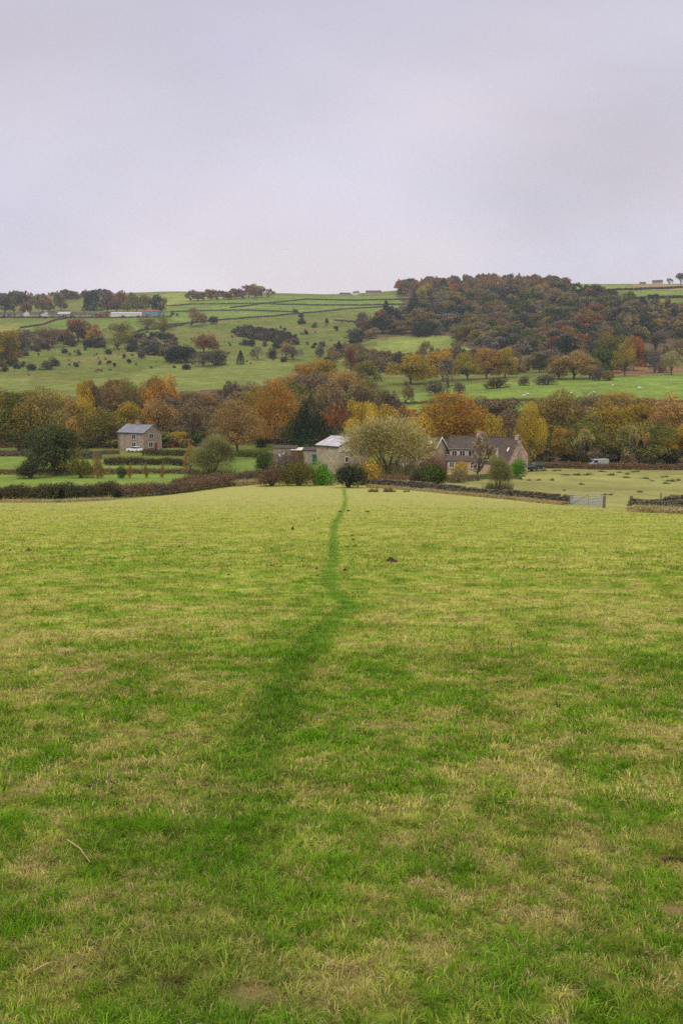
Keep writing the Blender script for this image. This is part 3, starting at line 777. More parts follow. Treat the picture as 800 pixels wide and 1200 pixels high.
# ---- row along the top of the green field
tr(481, 415, 46, 560, None, 'round', 'goldolive', 'rounded gold-green tree, leftmost of the row above the green field')
tr(519, 409, 34, 575, None, 'round', 'gold', 'golden tree, second from the left above the green field')
tr(525, 420, 30, 520, None, 'bare', 'grey', 'bare grey tree in front of the golden row')
tr(548, 413, 34, 570, None, 'thin', 'goldolive', 'olive-gold tree in the middle of the row above the green field')
tr(570, 408, 30, 575, None, 'round', 'orange', 'orange-brown tree in the row above the green field')
tr(592, 407, 26, 575, None, 'round', 'goldolive', 'gold-topped tree at the right end of the golden row')
tr(474, 446, 20, 430, None, 'bare', 'greyb', 'small bare tree in the gap of green field')
tr(655, 416, 30, 535, None, 'round', 'brown', 'round brown oak, left of three by the sheep field', 'oak_tree')
tr(673, 412, 42, 528, None, 'round', 'tan', 'broad tan-brown oak, middle of three by the sheep field', 'oak_tree')
tr(691, 420, 24, 530, None, 'round', 'oliveb', 'olive-brown oak, right of three by the sheep field', 'oak_tree')
tr(733, 396, 26, 545, None, 'thin', 'goldolive', 'tall golden tree with a visible trunk at the edge of the sheep field')
tr(743, 394, 22, 610, None, 'round', (.30, .125, .045), 'orange-red tree behind the tall golden one')
tr(714, 391, 40, 620, None, 'round', 'olive', 'olive tree left of the orange-red one')
tr(717, 408, 34, 590, None, 'round', 'green', 'dark green tree under the olive one beside the sheep field')
tr(787, 411, 26, 560, None, 'thin', 'willowg', 'olive tree at the right above the sheep field')
tr(768, 408, 20, 590, None, 'twiggy', 'grey', 'grey-green rounded thorn tree right of the orange-red tree', 'hawthorn_tree')
tr(428, 423, 32, 545, None, 'round', 'olive', 'dark olive tree left of the golden row')
tr(411, 407, 13, 640, None, 'round', 'rust', 'small rusty red tree left of the little clearing')
tr(540, 400, 34, 690, None, 'bare', 'purple', 'bare brown tree just right of the little clearing')
tr(500, 400, 28, 690, None, 'bare', 'greyb', 'bare tree standing in the lower side of the little clearing')
tr(465, 408, 20, 680, None, 'bush', 'darkb', 'dark rounded tree at the lower left of the little clearing')
tr(376, 420, 34, 560, None, 'round', 'goldolive', 'green-gold tree at the foot of the open slope')
tr(358, 426, 30, 520, None, 'round', 'orange', 'orange-brown tree at the foot of the open slope')
# ---- open slope on the left
tr(92, 374, 36, None, 401, 'round', 'rust', 'round copper-red tree on the left slope below the farm')
tr(8, 387, 32, None, 427, 'round', 'goldolive', 'olive-gold tree at the left edge of the slope')
tr(32, 386, 36, None, 411, 'bare', 'grey', 'grey half-bare tree left of the copper-red tree')
tr(57, 383, 32, None, 407, 'thin', 'greyb', 'grey-brown tree touching the left of the copper-red tree')
tr(116, 380, 26, None, 404, 'bare', 'tan', 'tan bare tree right of the copper-red tree')
tr(141, 377, 28, None, 402, 'thin', 'oliveb', 'olive-brown tree below the long white shed')
tr(138, 389, 26, None, 409, 'thin', 'olive', 'olive tree just below the one under the white shed')
tr(172, 371, 22, None, 390, 'thin', 'oliveb', 'light olive tree below the blue-sided barn')
tr(192, 370, 22, None, 392, 'thin', 'olive', 'olive tree right of the light olive one below the barn')
tr(22, 399, 15, None, 413, 'bush', 'dark', 'small dark evergreen at the left of the slope', 'holly_tree')
tr(105, 393, 18, None, 407, 'bush', 'dark', 'dark evergreen, left of two under the copper-red tree', 'holly_tree')
tr(119, 392, 15, None, 406, 'bush', 'dark', 'dark evergreen, right of two under the copper-red tree', 'holly_tree')
tr(224, 361, 30, None, 382, 'bare', 'greyb', 'wide bare tree on the wall below the hilltop fields')
tr(218, 399, 36, None, 425, 'bush', 'dark', 'large dark green holly mass on the slope', 'holly_tree')
tr(239, 392, 28, None, 414, 'round', 'rust', 'rust-topped tree behind the dark green holly mass')
tr(203, 404, 20, None, 424, 'bush', 'darkb', 'dark tree at the left of the holly mass', 'holly_tree')
tr(255, 407, 26, None, 428, 'bush', 'darkb', 'dark tree at the right of the holly mass', 'holly_tree')
tr(238, 411, 30, None, 430, 'thin', 'purple', 'dull brown tree below the holly mass')
tr(282, 410, 11, None, 427, 'cone', 'dark', 'small dark conical tree alone below the gorse', 'fir_tree')
tr(335, 400, 18, None, 419, 'thin', 'tan', 'tan-brown thorn tree at the right of the gorse', 'hawthorn_tree')
tr(343, 404, 22, None, 422, 'thin', 'purple', 'grey-purple thorn tree at the right of the gorse', 'hawthorn_tree')
tr(302, 406, 16, None, 422, 'bare', 'grey', 'grey bare thorn tree below the gorse', 'hawthorn_tree')
tr(375, 402, 12, None, 419, 'twiggy', 'grey', 'grey thorn tree right of the gorse', 'hawthorn_tree')
tr(397, 399, 9, None, 416, 'cone', 'dark', 'small dark fir right of the grey thorn on the slope', 'fir_tree')
# ---- trees about the farm
tr(110, 340, 24, None, 364, 'farcone', 'dark', 'dark green conifer stand beside the farm village', 'fir_tree')
tr(103, 343, 14, None, 364, 'farcone', 'dark', 'narrow dark conifer left of the conifer stand', 'fir_tree')
tr(50, 346, 18, None, 366, 'far', 'greyb', 'brown tree, left of the pair above the cottages')
tr(58, 347, 12, None, 365, 'far', 'rust', 'rust-red tree in the pair above the cottages')
tr(72, 344, 13, None, 364, 'far', 'purple', 'dark purple-brown tree alone above the cottages')
for i, (px, yt, w, c) in enumerate([(126, 342, 18, 'purple'), (137, 341, 20, 'rust'), (150, 344, 18, 'oliveb'), (160, 343, 18, 'olive'), (171, 345, 20, 'oliveb'), (183, 346, 18, 'darkb'), (190, 349, 12, 'oliveb')]):
    tr(px, yt, w, None, 366, 'far', c, 'autumn tree in the clump behind the long white shed', group='trees behind the white shed')
for i, (px, yt, w, c) in enumerate([(-8, 349, 22, 'darkb'), (6, 348, 20, 'darkb'), (17, 347, 18, 'greyb'), (27, 341, 20, 'purple'), (31, 351, 16, 'rust')]):
    tr(px, yt, w, None, 368, 'far', c, 'dark brown tree in the clump above the left end of the farm village', group='trees left of the farm village')
for i in range(13):
    px = 224 + i * 7.5; yt = [341, 340, 342, 339, 340, 341, 340, 338, 339, 334, 333, 335, 338][i]
    c = ['purple', 'greyb', 'greyb', 'rust', 'purple', 'greyb', 'rust', 'purple', 'rust', 'rust', 'tan', 'darkb', 'greyb'][i]
    tr(px, yt, 15, None, 353 - i * .4, 'farbare' if i % 4 == 0 else 'far', c, 'brown tree in the long thin clump on the left skyline', group='skyline clump above the hilltop fields')
tr(797, 320, 17, None, 333, 'far', 'purple', 'grey tree at the far right of the skyline')
tr(784, 326, 8, None, 333, 'farbare', 'purple', 'small bare tree right of the skyline house')

# ---- fills: woods made of single trees
def fill(poly, n, hr, wr, kinds, cols, label, group, sep=.75, name='woodland_tree', seed=1, isd=False):
    r = np.random.default_rng(seed); P = np.array(poly, float)
    x0, y0 = P.min(0); x1, y1 = P.max(0); out = []; tries = 0
    while len(out) < n and tries < n * 60:
        tries += 1
        px, py = r.uniform(x0, x1), r.uniform(y0, y1)
        if not inpoly(np.array([px]), np.array([py]), P)[0]: continue
        if isd: x, y = at(px, py)
        else: x, y = hit(px, py)
        if inpoly(np.array([x]), np.array([y]), PW[6][0])[0]: continue
        w = r.uniform(*wr)
        if any((x - a) ** 2 + ((y - b_)) ** 2 < (sep * (w + c) / 2) ** 2 for a, b_, c in out): continue
        out.append((x, y, w)); kk = int(r.integers(0, len(kinds))); ci = int(r.integers(0, len(cols)))
        c = cols[ci]; cl = c if isinstance(c, str) else c
        random.seed(int(r.integers(1 << 30)))
        plant(name, 'tree', kinds[kk], x, y, w, r.uniform(*hr), c, label.format(CN[c]), group)
    return out
CN = dict(gold='golden', yellow='yellow', orange='orange', rust='rust-brown', brown='brown', tan='tan', goldolive='gold-green', olive='olive', oliveb='olive-brown', green='green',
          dark='dark evergreen', darkb='dark green-brown', grey='grey', greyb='grey-brown', purple='dull purplish', willowg='pale olive', red='red')
hillcols = ['purple', 'greyb', 'brown', 'darkb', 'dark', 'green', 'olive', 'oliveb', 'purple', 'grey', 'darkb', 'dark', 'greyb', 'green', 'dark', 'rust']
WOODP = [(462, 345), (480, 338), (560, 336), (662, 338), (725, 348), (752, 362), (760, 400), (700, 412), (620, 416), (565, 408), (530, 400), (520, 393), (478, 393), (445, 394), (414, 404), (412, 394), (440, 374), (482, 367), (478, 352)]
fill(WOODP, 82, (12, 17), (20, 29), ['round', 'far', 'round', 'bare', 'thin'], hillcols, '{} tree packed among others in the wood on the right-hand hill', 'trees of the right-hand hill wood', .5, seed=5)
for px, yt, w, yb, k, c, lb in [(671, 375, 15, 392, 'far', 'tan', 'tan tree in the right of the hill wood'), (666, 370, 10, 384, 'far', 'gold', 'small yellow tree in the right of the hill wood'),
    (692, 365, 30, 388, 'round', 'rust', 'broad russet tree in the right of the hill wood'), (493, 367, 32, 394, 'bush', 'dark', 'blackish green evergreen at the foot of the hill wood'), (487, 346, 22, 372, 'bush', 'dark', 'tall dark evergreen at the left side of the hill wood'),
    (509, 350, 26, 376, 'bush', 'darkb', 'dark green tree right of the tall dark evergreen'), (519, 327, 20, 348, 'farcone', 'dark', 'dark conifer near the top left of the hill wood'), (552, 357, 18, 376, 'bush', 'dark', 'rounded evergreen in the middle of the hill wood'),
    (494, 333, 20, 350, 'far', 'goldolive', 'gold-green tree near the top left of the hill wood'), (530, 332, 14, 346, 'far', 'red', 'orange-red tree near the top of the hill wood'), (635, 332, 16, 348, 'far', 'orange', 'bright orange tree near the top right of the hill wood'),
    (452, 352, 16, 378, 'farcone', 'dark', 'dark evergreen at the top of the wood spur'), (464, 359, 18, 382, 'far', 'dark', 'dark evergreen in the right of the wood spur'), (446, 362, 16, 384, 'far', 'rust', 'russet tree in the middle of the wood spur'),
    (424, 366, 24, 392, 'bare', 'grey', 'bare grey tree at the left of the wood spur'), (417, 388, 16, 405, 'far', 'dark', 'dark evergreen at the left foot of the wood spur'), (770, 373, 9, 386, 'far', 'gold', 'small gold tree on the slope at the far right'),
    (755, 364, 12, 382, 'farcone', 'dark', 'dark conifer on the slope at the far right'), (672, 335, 8, 343, 'farcone', 'dark', 'dark conical tree on the skyline field right of the hill wood')]:
    tr(px, yt, w, None, yb, k, c, lb, 'fir_tree' if 'cone' in k else 'woodland_tree')
fill([(600, 412), (640, 400), (700, 405), (800, 400), (850, 404), (850, 430), (800, 434), (640, 438), (600, 436)], 22, (10, 14), (13, 20), ['round', 'thin', 'bare', 'bush'],
     ['purple', 'greyb', 'brown', 'olive', 'darkb', 'grey'], '{} tree crowded along the foot of the right-hand hill', 'trees at the foot of the right-hand hill', .6, seed=9)
fill([(-60, 300), (480, 285), (470, 430), (430, 520), (300, 520), (-60, 440)], 40, (10, 13.5), (14, 20), ['round', 'thin', 'bare', 'thin'],
     ['oliveb', 'brown', 'tan', 'greyb', 'goldolive', 'orange', 'olive', 'purple'], '{} tree crowded in the valley belt behind the buildings', 'trees of the valley belt on the left', .62, seed=13, isd=True)
fill([(640, 232), (860, 232), (860, 258), (640, 258)], 9, (9, 12), (11, 15), ['round', 'thin', 'bare'],
     ['oliveb', 'tan', 'goldolive', 'olive'], '{} tree standing in the right-hand row behind the bramble hedge', 'trees in the right-hand row behind the bramble hedge', .6, seed=23, isd=True)
fill([(500, 262), (860, 262), (860, 360), (480, 370)], 16, (9.5, 12.5), (15, 20), ['round', 'thin', 'bare'],
     ['oliveb', 'brown', 'greyb', 'goldolive', 'olive'], '{} tree crowded in the valley belt behind the right-hand row', 'trees of the valley belt on the right', .62, seed=17, isd=True)

# ---- masses: far woods nobody could count
def mass(name, poly, n, hr, wr, kinds, cols, label, cat, seed, isd=False):
    r = np.random.default_rng(seed); P = np.array(poly, float); x0, y0 = P.min(0); x1, y1 = P.max(0); parts = []; k = 0
    while k < n:
        px, py = r.uniform(x0, x1), r.uniform(y0, y1)
        if not inpoly(np.array([px]), np.array([py]), P)[0]: continue
        x, y = at(px, py) if isd else hit(px, py); k += 1
        V, F_, T = LIB[kinds[int(r.integers(0, len(kinds)))]][0 if r.random() < .5 else 1][2]
        w, h = r.uniform(*wr), r.uniform(*hr); a = r.random() * 6.28; ca, sa = math.cos(a), math.sin(a)
        W = np.stack([(V[:, 0] * ca - V[:, 1] * sa) * w + x, (V[:, 0] * sa + V[:, 1] * ca) * w + y, V[:, 2] * h + Hs(x, y) - .2], 1)
        c = np.array(COL[cols[int(r.integers(0, len(cols)))]]) * r.uniform(.8, 1.2); parts.append((W, F_, T * c))
    me = mesh_tri(name, *merge(parts)[:2], merge(parts)[2], M_LEAF)
    return tag(add(name, me, color=(1, 1, 1)), label, cat, kind='stuff')
mass('far_woodland', WOODP, 420, (9, 14), (13, 20), ['far', 'farbare', 'farcone', 'far'], hillcols, 'crowded background trees filling the wood on the right-hand hill', 'woodland', 31)
mass('skyline_woodland', [(460, 341), (480, 336), (560, 334), (640, 335), (664, 338), (664, 343), (460, 346)], 170, (14, 18), (12, 18), ['far', 'farbare'], ['purple', 'rust', 'greyb', 'brown', 'purple'], 'brown leafless wood along the crest of the right-hand hill', 'woodland', 33)
mass('distant_woodland', [(-40, 350), (30, 351), (130, 346), (130, 350), (30, 356), (-40, 357)], 70, (9, 14), (12, 18), ['far', 'farbare'], ['purple', 'darkb', 'rust', 'purple'], 'thin dark wood along the far left skyline', 'woodland', 35)
mass('valley_undergrowth', [(-60, 290), (480, 275), (960, 262), (960, 300), (480, 330), (430, 470), (-60, 380)], 420, (3, 6.5), (5, 9), ['farbush'], ['hedge', 'bramble', 'olive', 'brown', 'greyb', 'green'], 'dull scrub growing beneath the valley trees', 'undergrowth', 37, True)
mass('hedgerow_undergrowth', [(632, 220), (960, 220), (960, 262), (632, 262)], 130, (2.5, 5.5), (4, 8), ['farbush'], ['hedge', 'bramble', 'hedge', 'greyb', 'darkb'], 'dark tangled undergrowth beneath the right-hand row of trees', 'undergrowth', 38, True)
mass('gorse_scrub', [(273, 390), (285, 383), (300, 384), (345, 394), (350, 405), (310, 400), (280, 395)], 230, (2.5, 5), (5, 9), ['farbush'], ['hedge', 'darkb', 'purple', 'hedge'], 'dark patch of gorse and heather on the open slope', 'scrub', 39)
mass('right_slope_scrub', [(700, 355), (780, 352), (800, 362), (860, 370), (860, 402), (750, 398), (715, 370)], 260, (5, 10), (7, 13), ['farbush', 'farbare', 'far'], ['purple', 'greyb', 'darkb', 'brown', 'oliveb', 'dark'], 'mixed brown scrub on the slope at the right', 'scrub', 43)
mass('slope_foot_scrub', [(440, 420), (600, 418), (640, 430), (600, 440), (440, 436), (400, 420), (385, 428), (380, 418), (405, 408)], 190, (4, 8.5), (7, 12), ['farbush', 'farbare', 'far'], ['purple', 'greyb', 'olive', 'brown'], 'brown scrub below the little clearing', 'scrub', 45)

mass('left_slope_scrub', [(-60, 396), (0, 394), (40, 392), (90, 398), (90, 404), (60, 410), (30, 412), (10, 432), (-60, 440)], 140, (3, 8), (6, 12), ['farbush', 'farbare', 'farbush'], ['grey', 'greyb', 'darkb', 'purple', 'olive'], 'grey and dark thorn scrub at the left of the open slope', 'scrub', 47)
mass('mid_slope_scrub', [(140, 398), (170, 392), (200, 396), (215, 408), (205, 424), (180, 418), (150, 410)], 75, (3, 7), (6, 11), ['farbush', 'farbare', 'farbush'], ['grey', 'greyb', 'dark', 'purple', 'darkb'], 'grey and dark thorn scrub left of the holly mass', 'scrub', 49)
mass('slope_thorn_scrub', [(-60, 400), (100, 402), (200, 392), (270, 385), (400, 372), (430, 380), (400, 405), (330, 425), (200, 432), (60, 440), (-60, 444)], 150, (.8, 2.6), (1.2, 4.0), ['farbush', 'farbare', 'farbush'], ['grey', 'greyb', 'darkb', 'purple', 'olive', 'bramble'], 'low scattered thorn seedlings and bracken over the open left slope', 'scrub', 51)
mass('village_shrubbery', [(-60, 374), (125, 373), (210, 372), (210, 369), (125, 369.5), (-60, 370)], 60, (2, 4.5), (3, 7), ['farbush', 'farbare'], ['grey', 'greyb', 'darkb', 'purple', 'rust'], 'garden shrubs between the farm village buildings', 'shrubbery', 53)
# ---- bushes scattered over the left slope
SHR = [(70, 400, 13), (98, 397, 13), (76, 414, 9), (93, 416, 7), (100, 411, 5), (113, 408, 8), (120, 407, 11), (136, 407, 6), (58, 403, 17), (44, 412, 10), (57, 411, 6), (127, 415, 9), (146, 420, 6), (130, 426, 4),
       (151, 426, 7), (117, 427, 5), (134, 430, 5), (90, 430, 7), (55, 433, 15), (64, 429, 13), (38, 434, 12), (27, 430, 7), (20, 432, 9), (6, 436, 10), (165, 420, 10), (155, 412, 15), (170, 409, 14), (182, 412, 19), (195, 400, 12),
       (10, 422, 18), (30, 417, 9), (86, 406, 11), (151, 401, 10), (192, 389, 11), (239, 378, 8), (249, 380, 12), (347, 368, 8), (353, 374, 8), (353, 380, 10), (368, 384, 8), (383, 379, 6), (334, 388, 5), (329, 385, 4), (288, 405, 10), (296, 406, 11),
       (310, 406, 8), (332, 424, 9), (318, 420, 14), (269, 405, 4), (326, 409, 14), (368, 408, 7), (378, 406, 9), (219, 433, 11), (359, 392, 6), (360, 404, 4), (394, 388, 7), (272, 396, 3)]
for i, (px, yb, w) in enumerate(SHR):
    dark = (i * 7) % 3 != 0
    bu(px, yb - w * random.uniform(.75, 1.0) - 1, w, None, yb, 'farbush' if w < 9 else 'bush', (.045, .062, .042) if dark else (.12, .11, .085), ('dark green' if dark else 'grey-brown') + ' thorn bush dotted on the open left slope', 'thorn_bush', 'thorn bushes dotted over the left slope')
bu(640, 438, 27, None, 451, 'twiggy', 'purple', 'long dark bush under the brown oaks by the sheep field')
bu(614, 440, 14, None, 452, 'twiggy', 'purple', 'small dark bush left of the oaks by the sheep field')
bu(701, 430, 17, None, 446, 'twiggy', 'purple', 'grey-purple bush, left of two right of the oaks')
bu(713, 431, 20, None, 446, 'bush', 'oliveb', 'olive-brown bush, right of two right of the oaks')
bu(776, 426, 11, None, 437, 'twiggy', 'grey', 'small grey bush above the right side of the sheep field')
bu(583, 442, 30, None, 455, 'twiggy', 'hedge', 'long dark hedge-like bush at the top of the green field')
bu(511, 445, 30, None, 463, 'twiggy', 'purple', 'purplish bush in the left part of the green field')
bu(538, 447, 16, None, 462, 'twiggy', 'grey', 'small grey thorn bush in the green field')
bu(745, 355, 8, None, 364, 'farbush', 'hedge', 'left of two dark bushes on the far right slope')
bu(780, 353, 8, None, 362, 'farbush', 'hedge', 'right of two dark bushes on the far right slope')
# valley bushes
bu(377, 537, 27, 135, None, 'bush', 'bright', 'bright green laurel bush beside the barn', 'laurel_bush')
bu(408, 539, 38, 130, None, 'bush', 'darkb', 'dark round bush at the head of the path')
bu(336, 528, 44, 140, None, 'twiggy', 'grey', 'grey twiggy bush in front of the outbuildings')
bu(350, 541, 46, 134, None, 'twiggy', 'olive', 'olive tangle of bramble left of the bright green laurel', 'bramble_bush')
bu(318, 545, 36, 134, None, 'twiggy', 'bramble', 'brown bramble tangle where the left hedge ends', 'bramble_bush')
bu(432, 537, 32, 138, None, 'bush', 'gold', 'yellow-orange bush beneath the pale willow')
bu(512, 538, 34, 136, None, 'bush', 'green', 'dark green rounded bush behind the wall in front of the houses')
bu(491, 544, 24, 138, None, 'bush', 'hedge', 'dull brown-green bush left of the dark green rounded bush')
bu(539, 534, 18, 170, None, 'bush', 'yellow', 'small yellow bush below the right-hand houses')
bu(508, 528, 30, 178, None, 'twiggy', 'pink', 'pinkish-red shrub in front of the cream stone house', 'red_shrub')
bu(606, 537, 20, 178, None, 'bush', 'bright', 'clipped green bush against the pink gable end', 'laurel_bush')
bu(538, 548, 22, 150, None, 'twiggy', 'straw', 'straw-coloured tangle below the small yellow bush')
bu(35, 534, 34, 160, None, 'twiggy', 'hedge', 'dark brush at the left foot of the green bushy tree')
bu(95, 532, 34, 160, None, 'twiggy', 'olive', 'olive brush at the right foot of the green bushy tree')
bu(114, 534, 14, 158, None, 'twiggy', 'tan', 'copper-leaved young tree right of the green bushy tree', 'beech_sapling')
bu(142, 545, 11, 158, None, 'bush', 'green', 'small green bush in the left meadow')
for k, px in enumerate((152, 171, 190)):
    bu(px, 542, 6, 158, None, 'twiggy', 'tan', ['rust-leaved sapling in the left meadow, nearest the green bush', 'rust-leaved sapling in the left meadow, middle of three', 'rust-leaved sapling in the left meadow, nearest the olive willow'][k], 'beech_sapling', 'rust saplings in the left meadow')
bu(310, 525, 22, 190, None, 'bush', 'green', 'low green bush left of the outbuildings')
bu(350, 528, 12, 178, None, 'bush', 'green', 'small dark green bush before the rusty shed')

# ------------------------------------------------------------------ rush clumps
def rush_mesh(seed):
    rg = np.random.default_rng(seed); n = 170; cc = rg.normal(size=(4, 2)) * .26; ii = rg.integers(0, 4, n); A = rg.normal(size=(n, 3)) * np.array([.12, .12, 0]); A[:, :2] += cc[ii]; B = A + np.stack([rg.normal(size=n) * .15 + A[:, 0] * .35, rg.normal(size=n) * .2, rg.uniform(.25, 1.0, n) * np.array([1, .6, .8, .45])[ii]], 1)
    V, F_ = sliver(A, B, .022, rg); c = (.6 + .8 * rg.random((n, 1))) * np.ones((1, 3)); return mesh_tri('rush_clump', V, F_, np.repeat(c, 3, 0), M_LEAF)
RUSH = [rush_mesh(i) for i in range(3)]
def rush(px, yb, wpx, label, group, col='reed', hpx=4):
    x, y = hit(px, yb); w = wpx / F * y
    o = add('rush_clump', RUSH[random.randrange(3)], None, (x, y, Hs(x, y) - .03), random.uniform(-.7, .7), (w * random.uniform(.7, 1.2), w * 1.4, min(1.2, hpx / F * y) * random.uniform(.6, 1.15)), COL[col]); return tag(o, label, 'rushes', group)
for px, yb, w in [(602, 553, 10), (615, 553, 10), (636, 552, 8), (650, 552, 10), (662, 557, 14), (675, 557, 14), (686, 557, 12), (690, 556, 8), (715, 557, 9), (725, 554, 7), (734, 556, 8), (733, 560, 10), (742, 553, 12), (754, 561, 10), (763, 564, 7),
                  (776, 559, 12), (785, 564, 14), (793, 563, 8), (780, 567, 8), (618, 563, 6), (610, 562, 6), (630, 563, 9), (645, 563, 6), (681, 568, 5), (660, 575, 4), (709, 580, 10), (787, 581, 7), (781, 586, 9), (795, 584, 6), (749, 577, 7),
                  (626, 552, 12), (544, 559, 14), (556, 558, 16), (570, 557, 14), (705, 553, 10)]:
    rush(px, yb, w, 'dark green rush clump growing in the meadow beyond the wall', 'rush clumps in the right-hand meadow')
for px, w in [(434, 8), (440, 9), (452, 9), (458, 8), (475, 8)]:
    rush(px, 576.5, w, 'brown rush tuft on the near side of the wall by the path', 'brown tufts beside the head of the path', 'bramble', 9)

# ------------------------------------------------------------------ hedges and walls
def resample(P, step):
    P = np.array(P, float); d = np.r_[0, np.cumsum(np.hypot(*np.diff(P, axis=0).T))]; t = np.arange(0, d[-1], step)
    return np.interp(t, d, P[:, 0]), np.interp(t, d, P[:, 1]), t, d[-1]
def hedge(pts, h, w, per_m, size, col, label, name='hedge', twig=.5, seed=1, cat='hedge', dist=None):
    P = path_of(pts) if dist is None else np.array([at(px, d) for px, d in pts]); rg = np.random.default_rng(seed)
    x, y, t, L = resample(P, .25); n = int(L * per_m); i = rg.integers(0, len(x), n)
    hh = h * (.72 + .5 * fbm(t[i] / 2.2, 0 * t[i], seed, 3)) * (.92 + .16 * rg.random(n))
    tx = np.gradient(x); ty = np.gradient(y); ln = np.hypot(tx, ty) + 1e-9; nx, ny = -ty / ln, tx / ln
    a = rg.random(n) * PI; rr = .75 + .25 * rg.random(n); off = np.cos(a) * w / 2 * rr; z = np.sin(a) ** .6 * hh * rr * (rg.random(n) ** .25)
    X = x[i] + nx[i] * off + rg.normal(size=n) * .12; Y = y[i] + ny[i] * off + rg.normal(size=n) * .12; Z = H(X, Y) + z
    Pp = np.stack([X, Y, Z], 1); Nn = np.stack([nx[i] * np.cos(a), ny[i] * np.cos(a), np.sin(a)], 1) + rg.normal(size=(n, 3)) * .5
    q = fbm(t[i] / 1.1, off * 2 + z * 2, seed + 7, 3); b_ = (.65 + .7 * q) * (.8 + .4 * rg.random(n)); hu = .25 * (fbm(t[i] / 4, z * 0, seed + 3, 2) - .5) * 2
    V, F_ = tri_cloud(Pp, Nn, size * (.5 + rg.random(n)), rg); parts = [(V, F_, np.repeat(np.stack([b_ * (1 + hu), b_, b_ * (1 - hu)], 1), 3, 0))]
    m = int(n * twig); j = rg.integers(0, n, m); B = Pp[j] + rg.normal(size=(m, 3)) * size * 1.2 + np.array([0, 0, size * 2.2])
    V2, F2 = sliver(Pp[j], B, size * .12, rg); parts.append((V2, F2, np.full((len(V2), 3), 1.35)))
    V, F_, T = merge(parts); return tag(add(name, mesh_tri(name, V, F_, T, M_LEAF), color=COL[col]), label, cat)
hedge([(-160, 589), (0, 587), (70, 587), (122, 584), (134, 581)], 1.9, 2.2, 620, .10, 'hedge', 'thick dark hedge along the far left edge of the near field', seed=1)
hedge([(140, 583), (170, 581), (215, 577), (273, 569)], 1.55, 1.8, 620, .09, 'bramble', 'brown trimmed hedge right of the gap in the field edge', seed=2)
hedge([(272, 570), (300, 567), (328, 564), (345, 563)], .8, 2.2, 400, .10, 'straw', 'pale dead bramble and bracken strip after the brown hedge', 'bramble_strip', seed=3)
hedge([(205, 572), (240, 569), (300, 562), (330, 561)], 1.6, 1.6, 420, .10, 'bramble', 'dark bramble hedge behind the brown trimmed hedge', seed=4)
hedge([(-160, 557), (0, 556), (60, 556), (130, 556), (205, 555), (232, 556)], 1.1, 1.1, 260, .10, 'bramble', 'low dull hedge crossing the left meadow', seed=5)
hedge([(120, 205), (150, 206), (205, 207), (216, 204)], 1.7, 1.5, 380, .12, 'hedge', 'dark clipped hedge in the field below the stone house', seed=6, dist=1)
hedge([(165, 250), (200, 250), (222, 248)], 1.9, 1.6, 300, .13, 'hedge', 'dark garden hedge just below the stone house gable', seed=7, dist=1)
hedge([(-100, 246), (0, 246), (60, 250), (138, 256)], 1.2, 1.2, 200, .13, 'bramble', 'brown field hedge left of the stone house', seed=8, dist=1)
hedge([(618, 216), (660, 218), (700, 214), (760, 216), (960, 216)], 1.5, 1.8, 300, .14, 'bramble', 'brown bramble hedge under the right-hand row of trees', seed=9, dist=1)
hedge([(222, 252), (262, 250), (300, 246), (330, 235)], 1.6, 1.5, 240, .13, 'green', 'garden hedge between the red shed and the outbuildings', seed=10, dist=1)
hedge([(468, 474), (520, 472), (600, 470), (700, 472), (830, 472)], 1.2, 2.5, 90, .22, 'bramble', 'rough brown hedge along the foot of the sheep field', seed=12, cat='hedge')
hedge([(720, 352), (760, 350), (860, 348)], 3.2, 4, 60, .5, 'hedge', 'long dark hedge below the skyline at the right', seed=13)
hedge([(700, 342), (740, 340), (860, 336)], 3.0, 4, 50, .5, 'hedge', 'upper dark hedge just under the skyline at the right', seed=14)

hedge([(432, 571), (500, 576), (560, 582), (620, 588), (662, 592)], .45, 1.0, 260, .07, 'straw', 'rough straw-coloured grass along the foot of the long drystone wall', 'bramble_strip', seed=15)
hedge([(742, 599.5), (800, 602), (940, 608)], .4, .9, 260, .07, 'straw', 'rough straw-coloured grass along the foot of the right-hand wall', 'bramble_strip', seed=16)
hedge([(-160, 590.5), (0, 589), (70, 589), (130, 586)], .35, 1.2, 200, .07, 'straw', 'pale dead grass fringing the thick dark hedge', 'bramble_strip', seed=17)
hedge([(525, 163), (560, 165), (610, 168)], .7, 2.2, 160, .1, 'reed', 'low green line of rushes below the right-hand houses', 'rush_strip', seed=18, dist=1)
hedge([(440, 150), (480, 152), (520, 150), (560, 160)], 1.0, 2.5, 200, .11, 'bramble', 'brown scrub between the wall and the house gardens', 'bramble_strip', seed=19, dist=1)
def cubes(Cn, S, R, rg, jit=.12):
    n = len(Cn); u = np.array([[x, y, z] for z in (-.5, .5) for x, y in ((-.5, -.5), (.5, -.5), (.5, .5), (-.5, .5))])
    V = u[None] * S[:, None, :] * (1 + (rg.random((n, 8, 3)) - .5) * jit * 2)
    ca, sa = np.cos(R)[:, None], np.sin(R)[:, None]
    V = np.stack([V[..., 0] * ca - V[..., 1] * sa, V[..., 0] * sa + V[..., 1] * ca, V[..., 2]], -1) + Cn[:, None, :]
    q = np.array([[3, 2, 1, 0], [4, 5, 6, 7], [0, 1, 5, 4], [1, 2, 6, 5], [2, 3, 7, 6], [3, 0, 4, 7]])
    return V.reshape(-1, 3), (np.arange(n)[:, None, None] * 8 + q[None]).reshape(-1, 4)
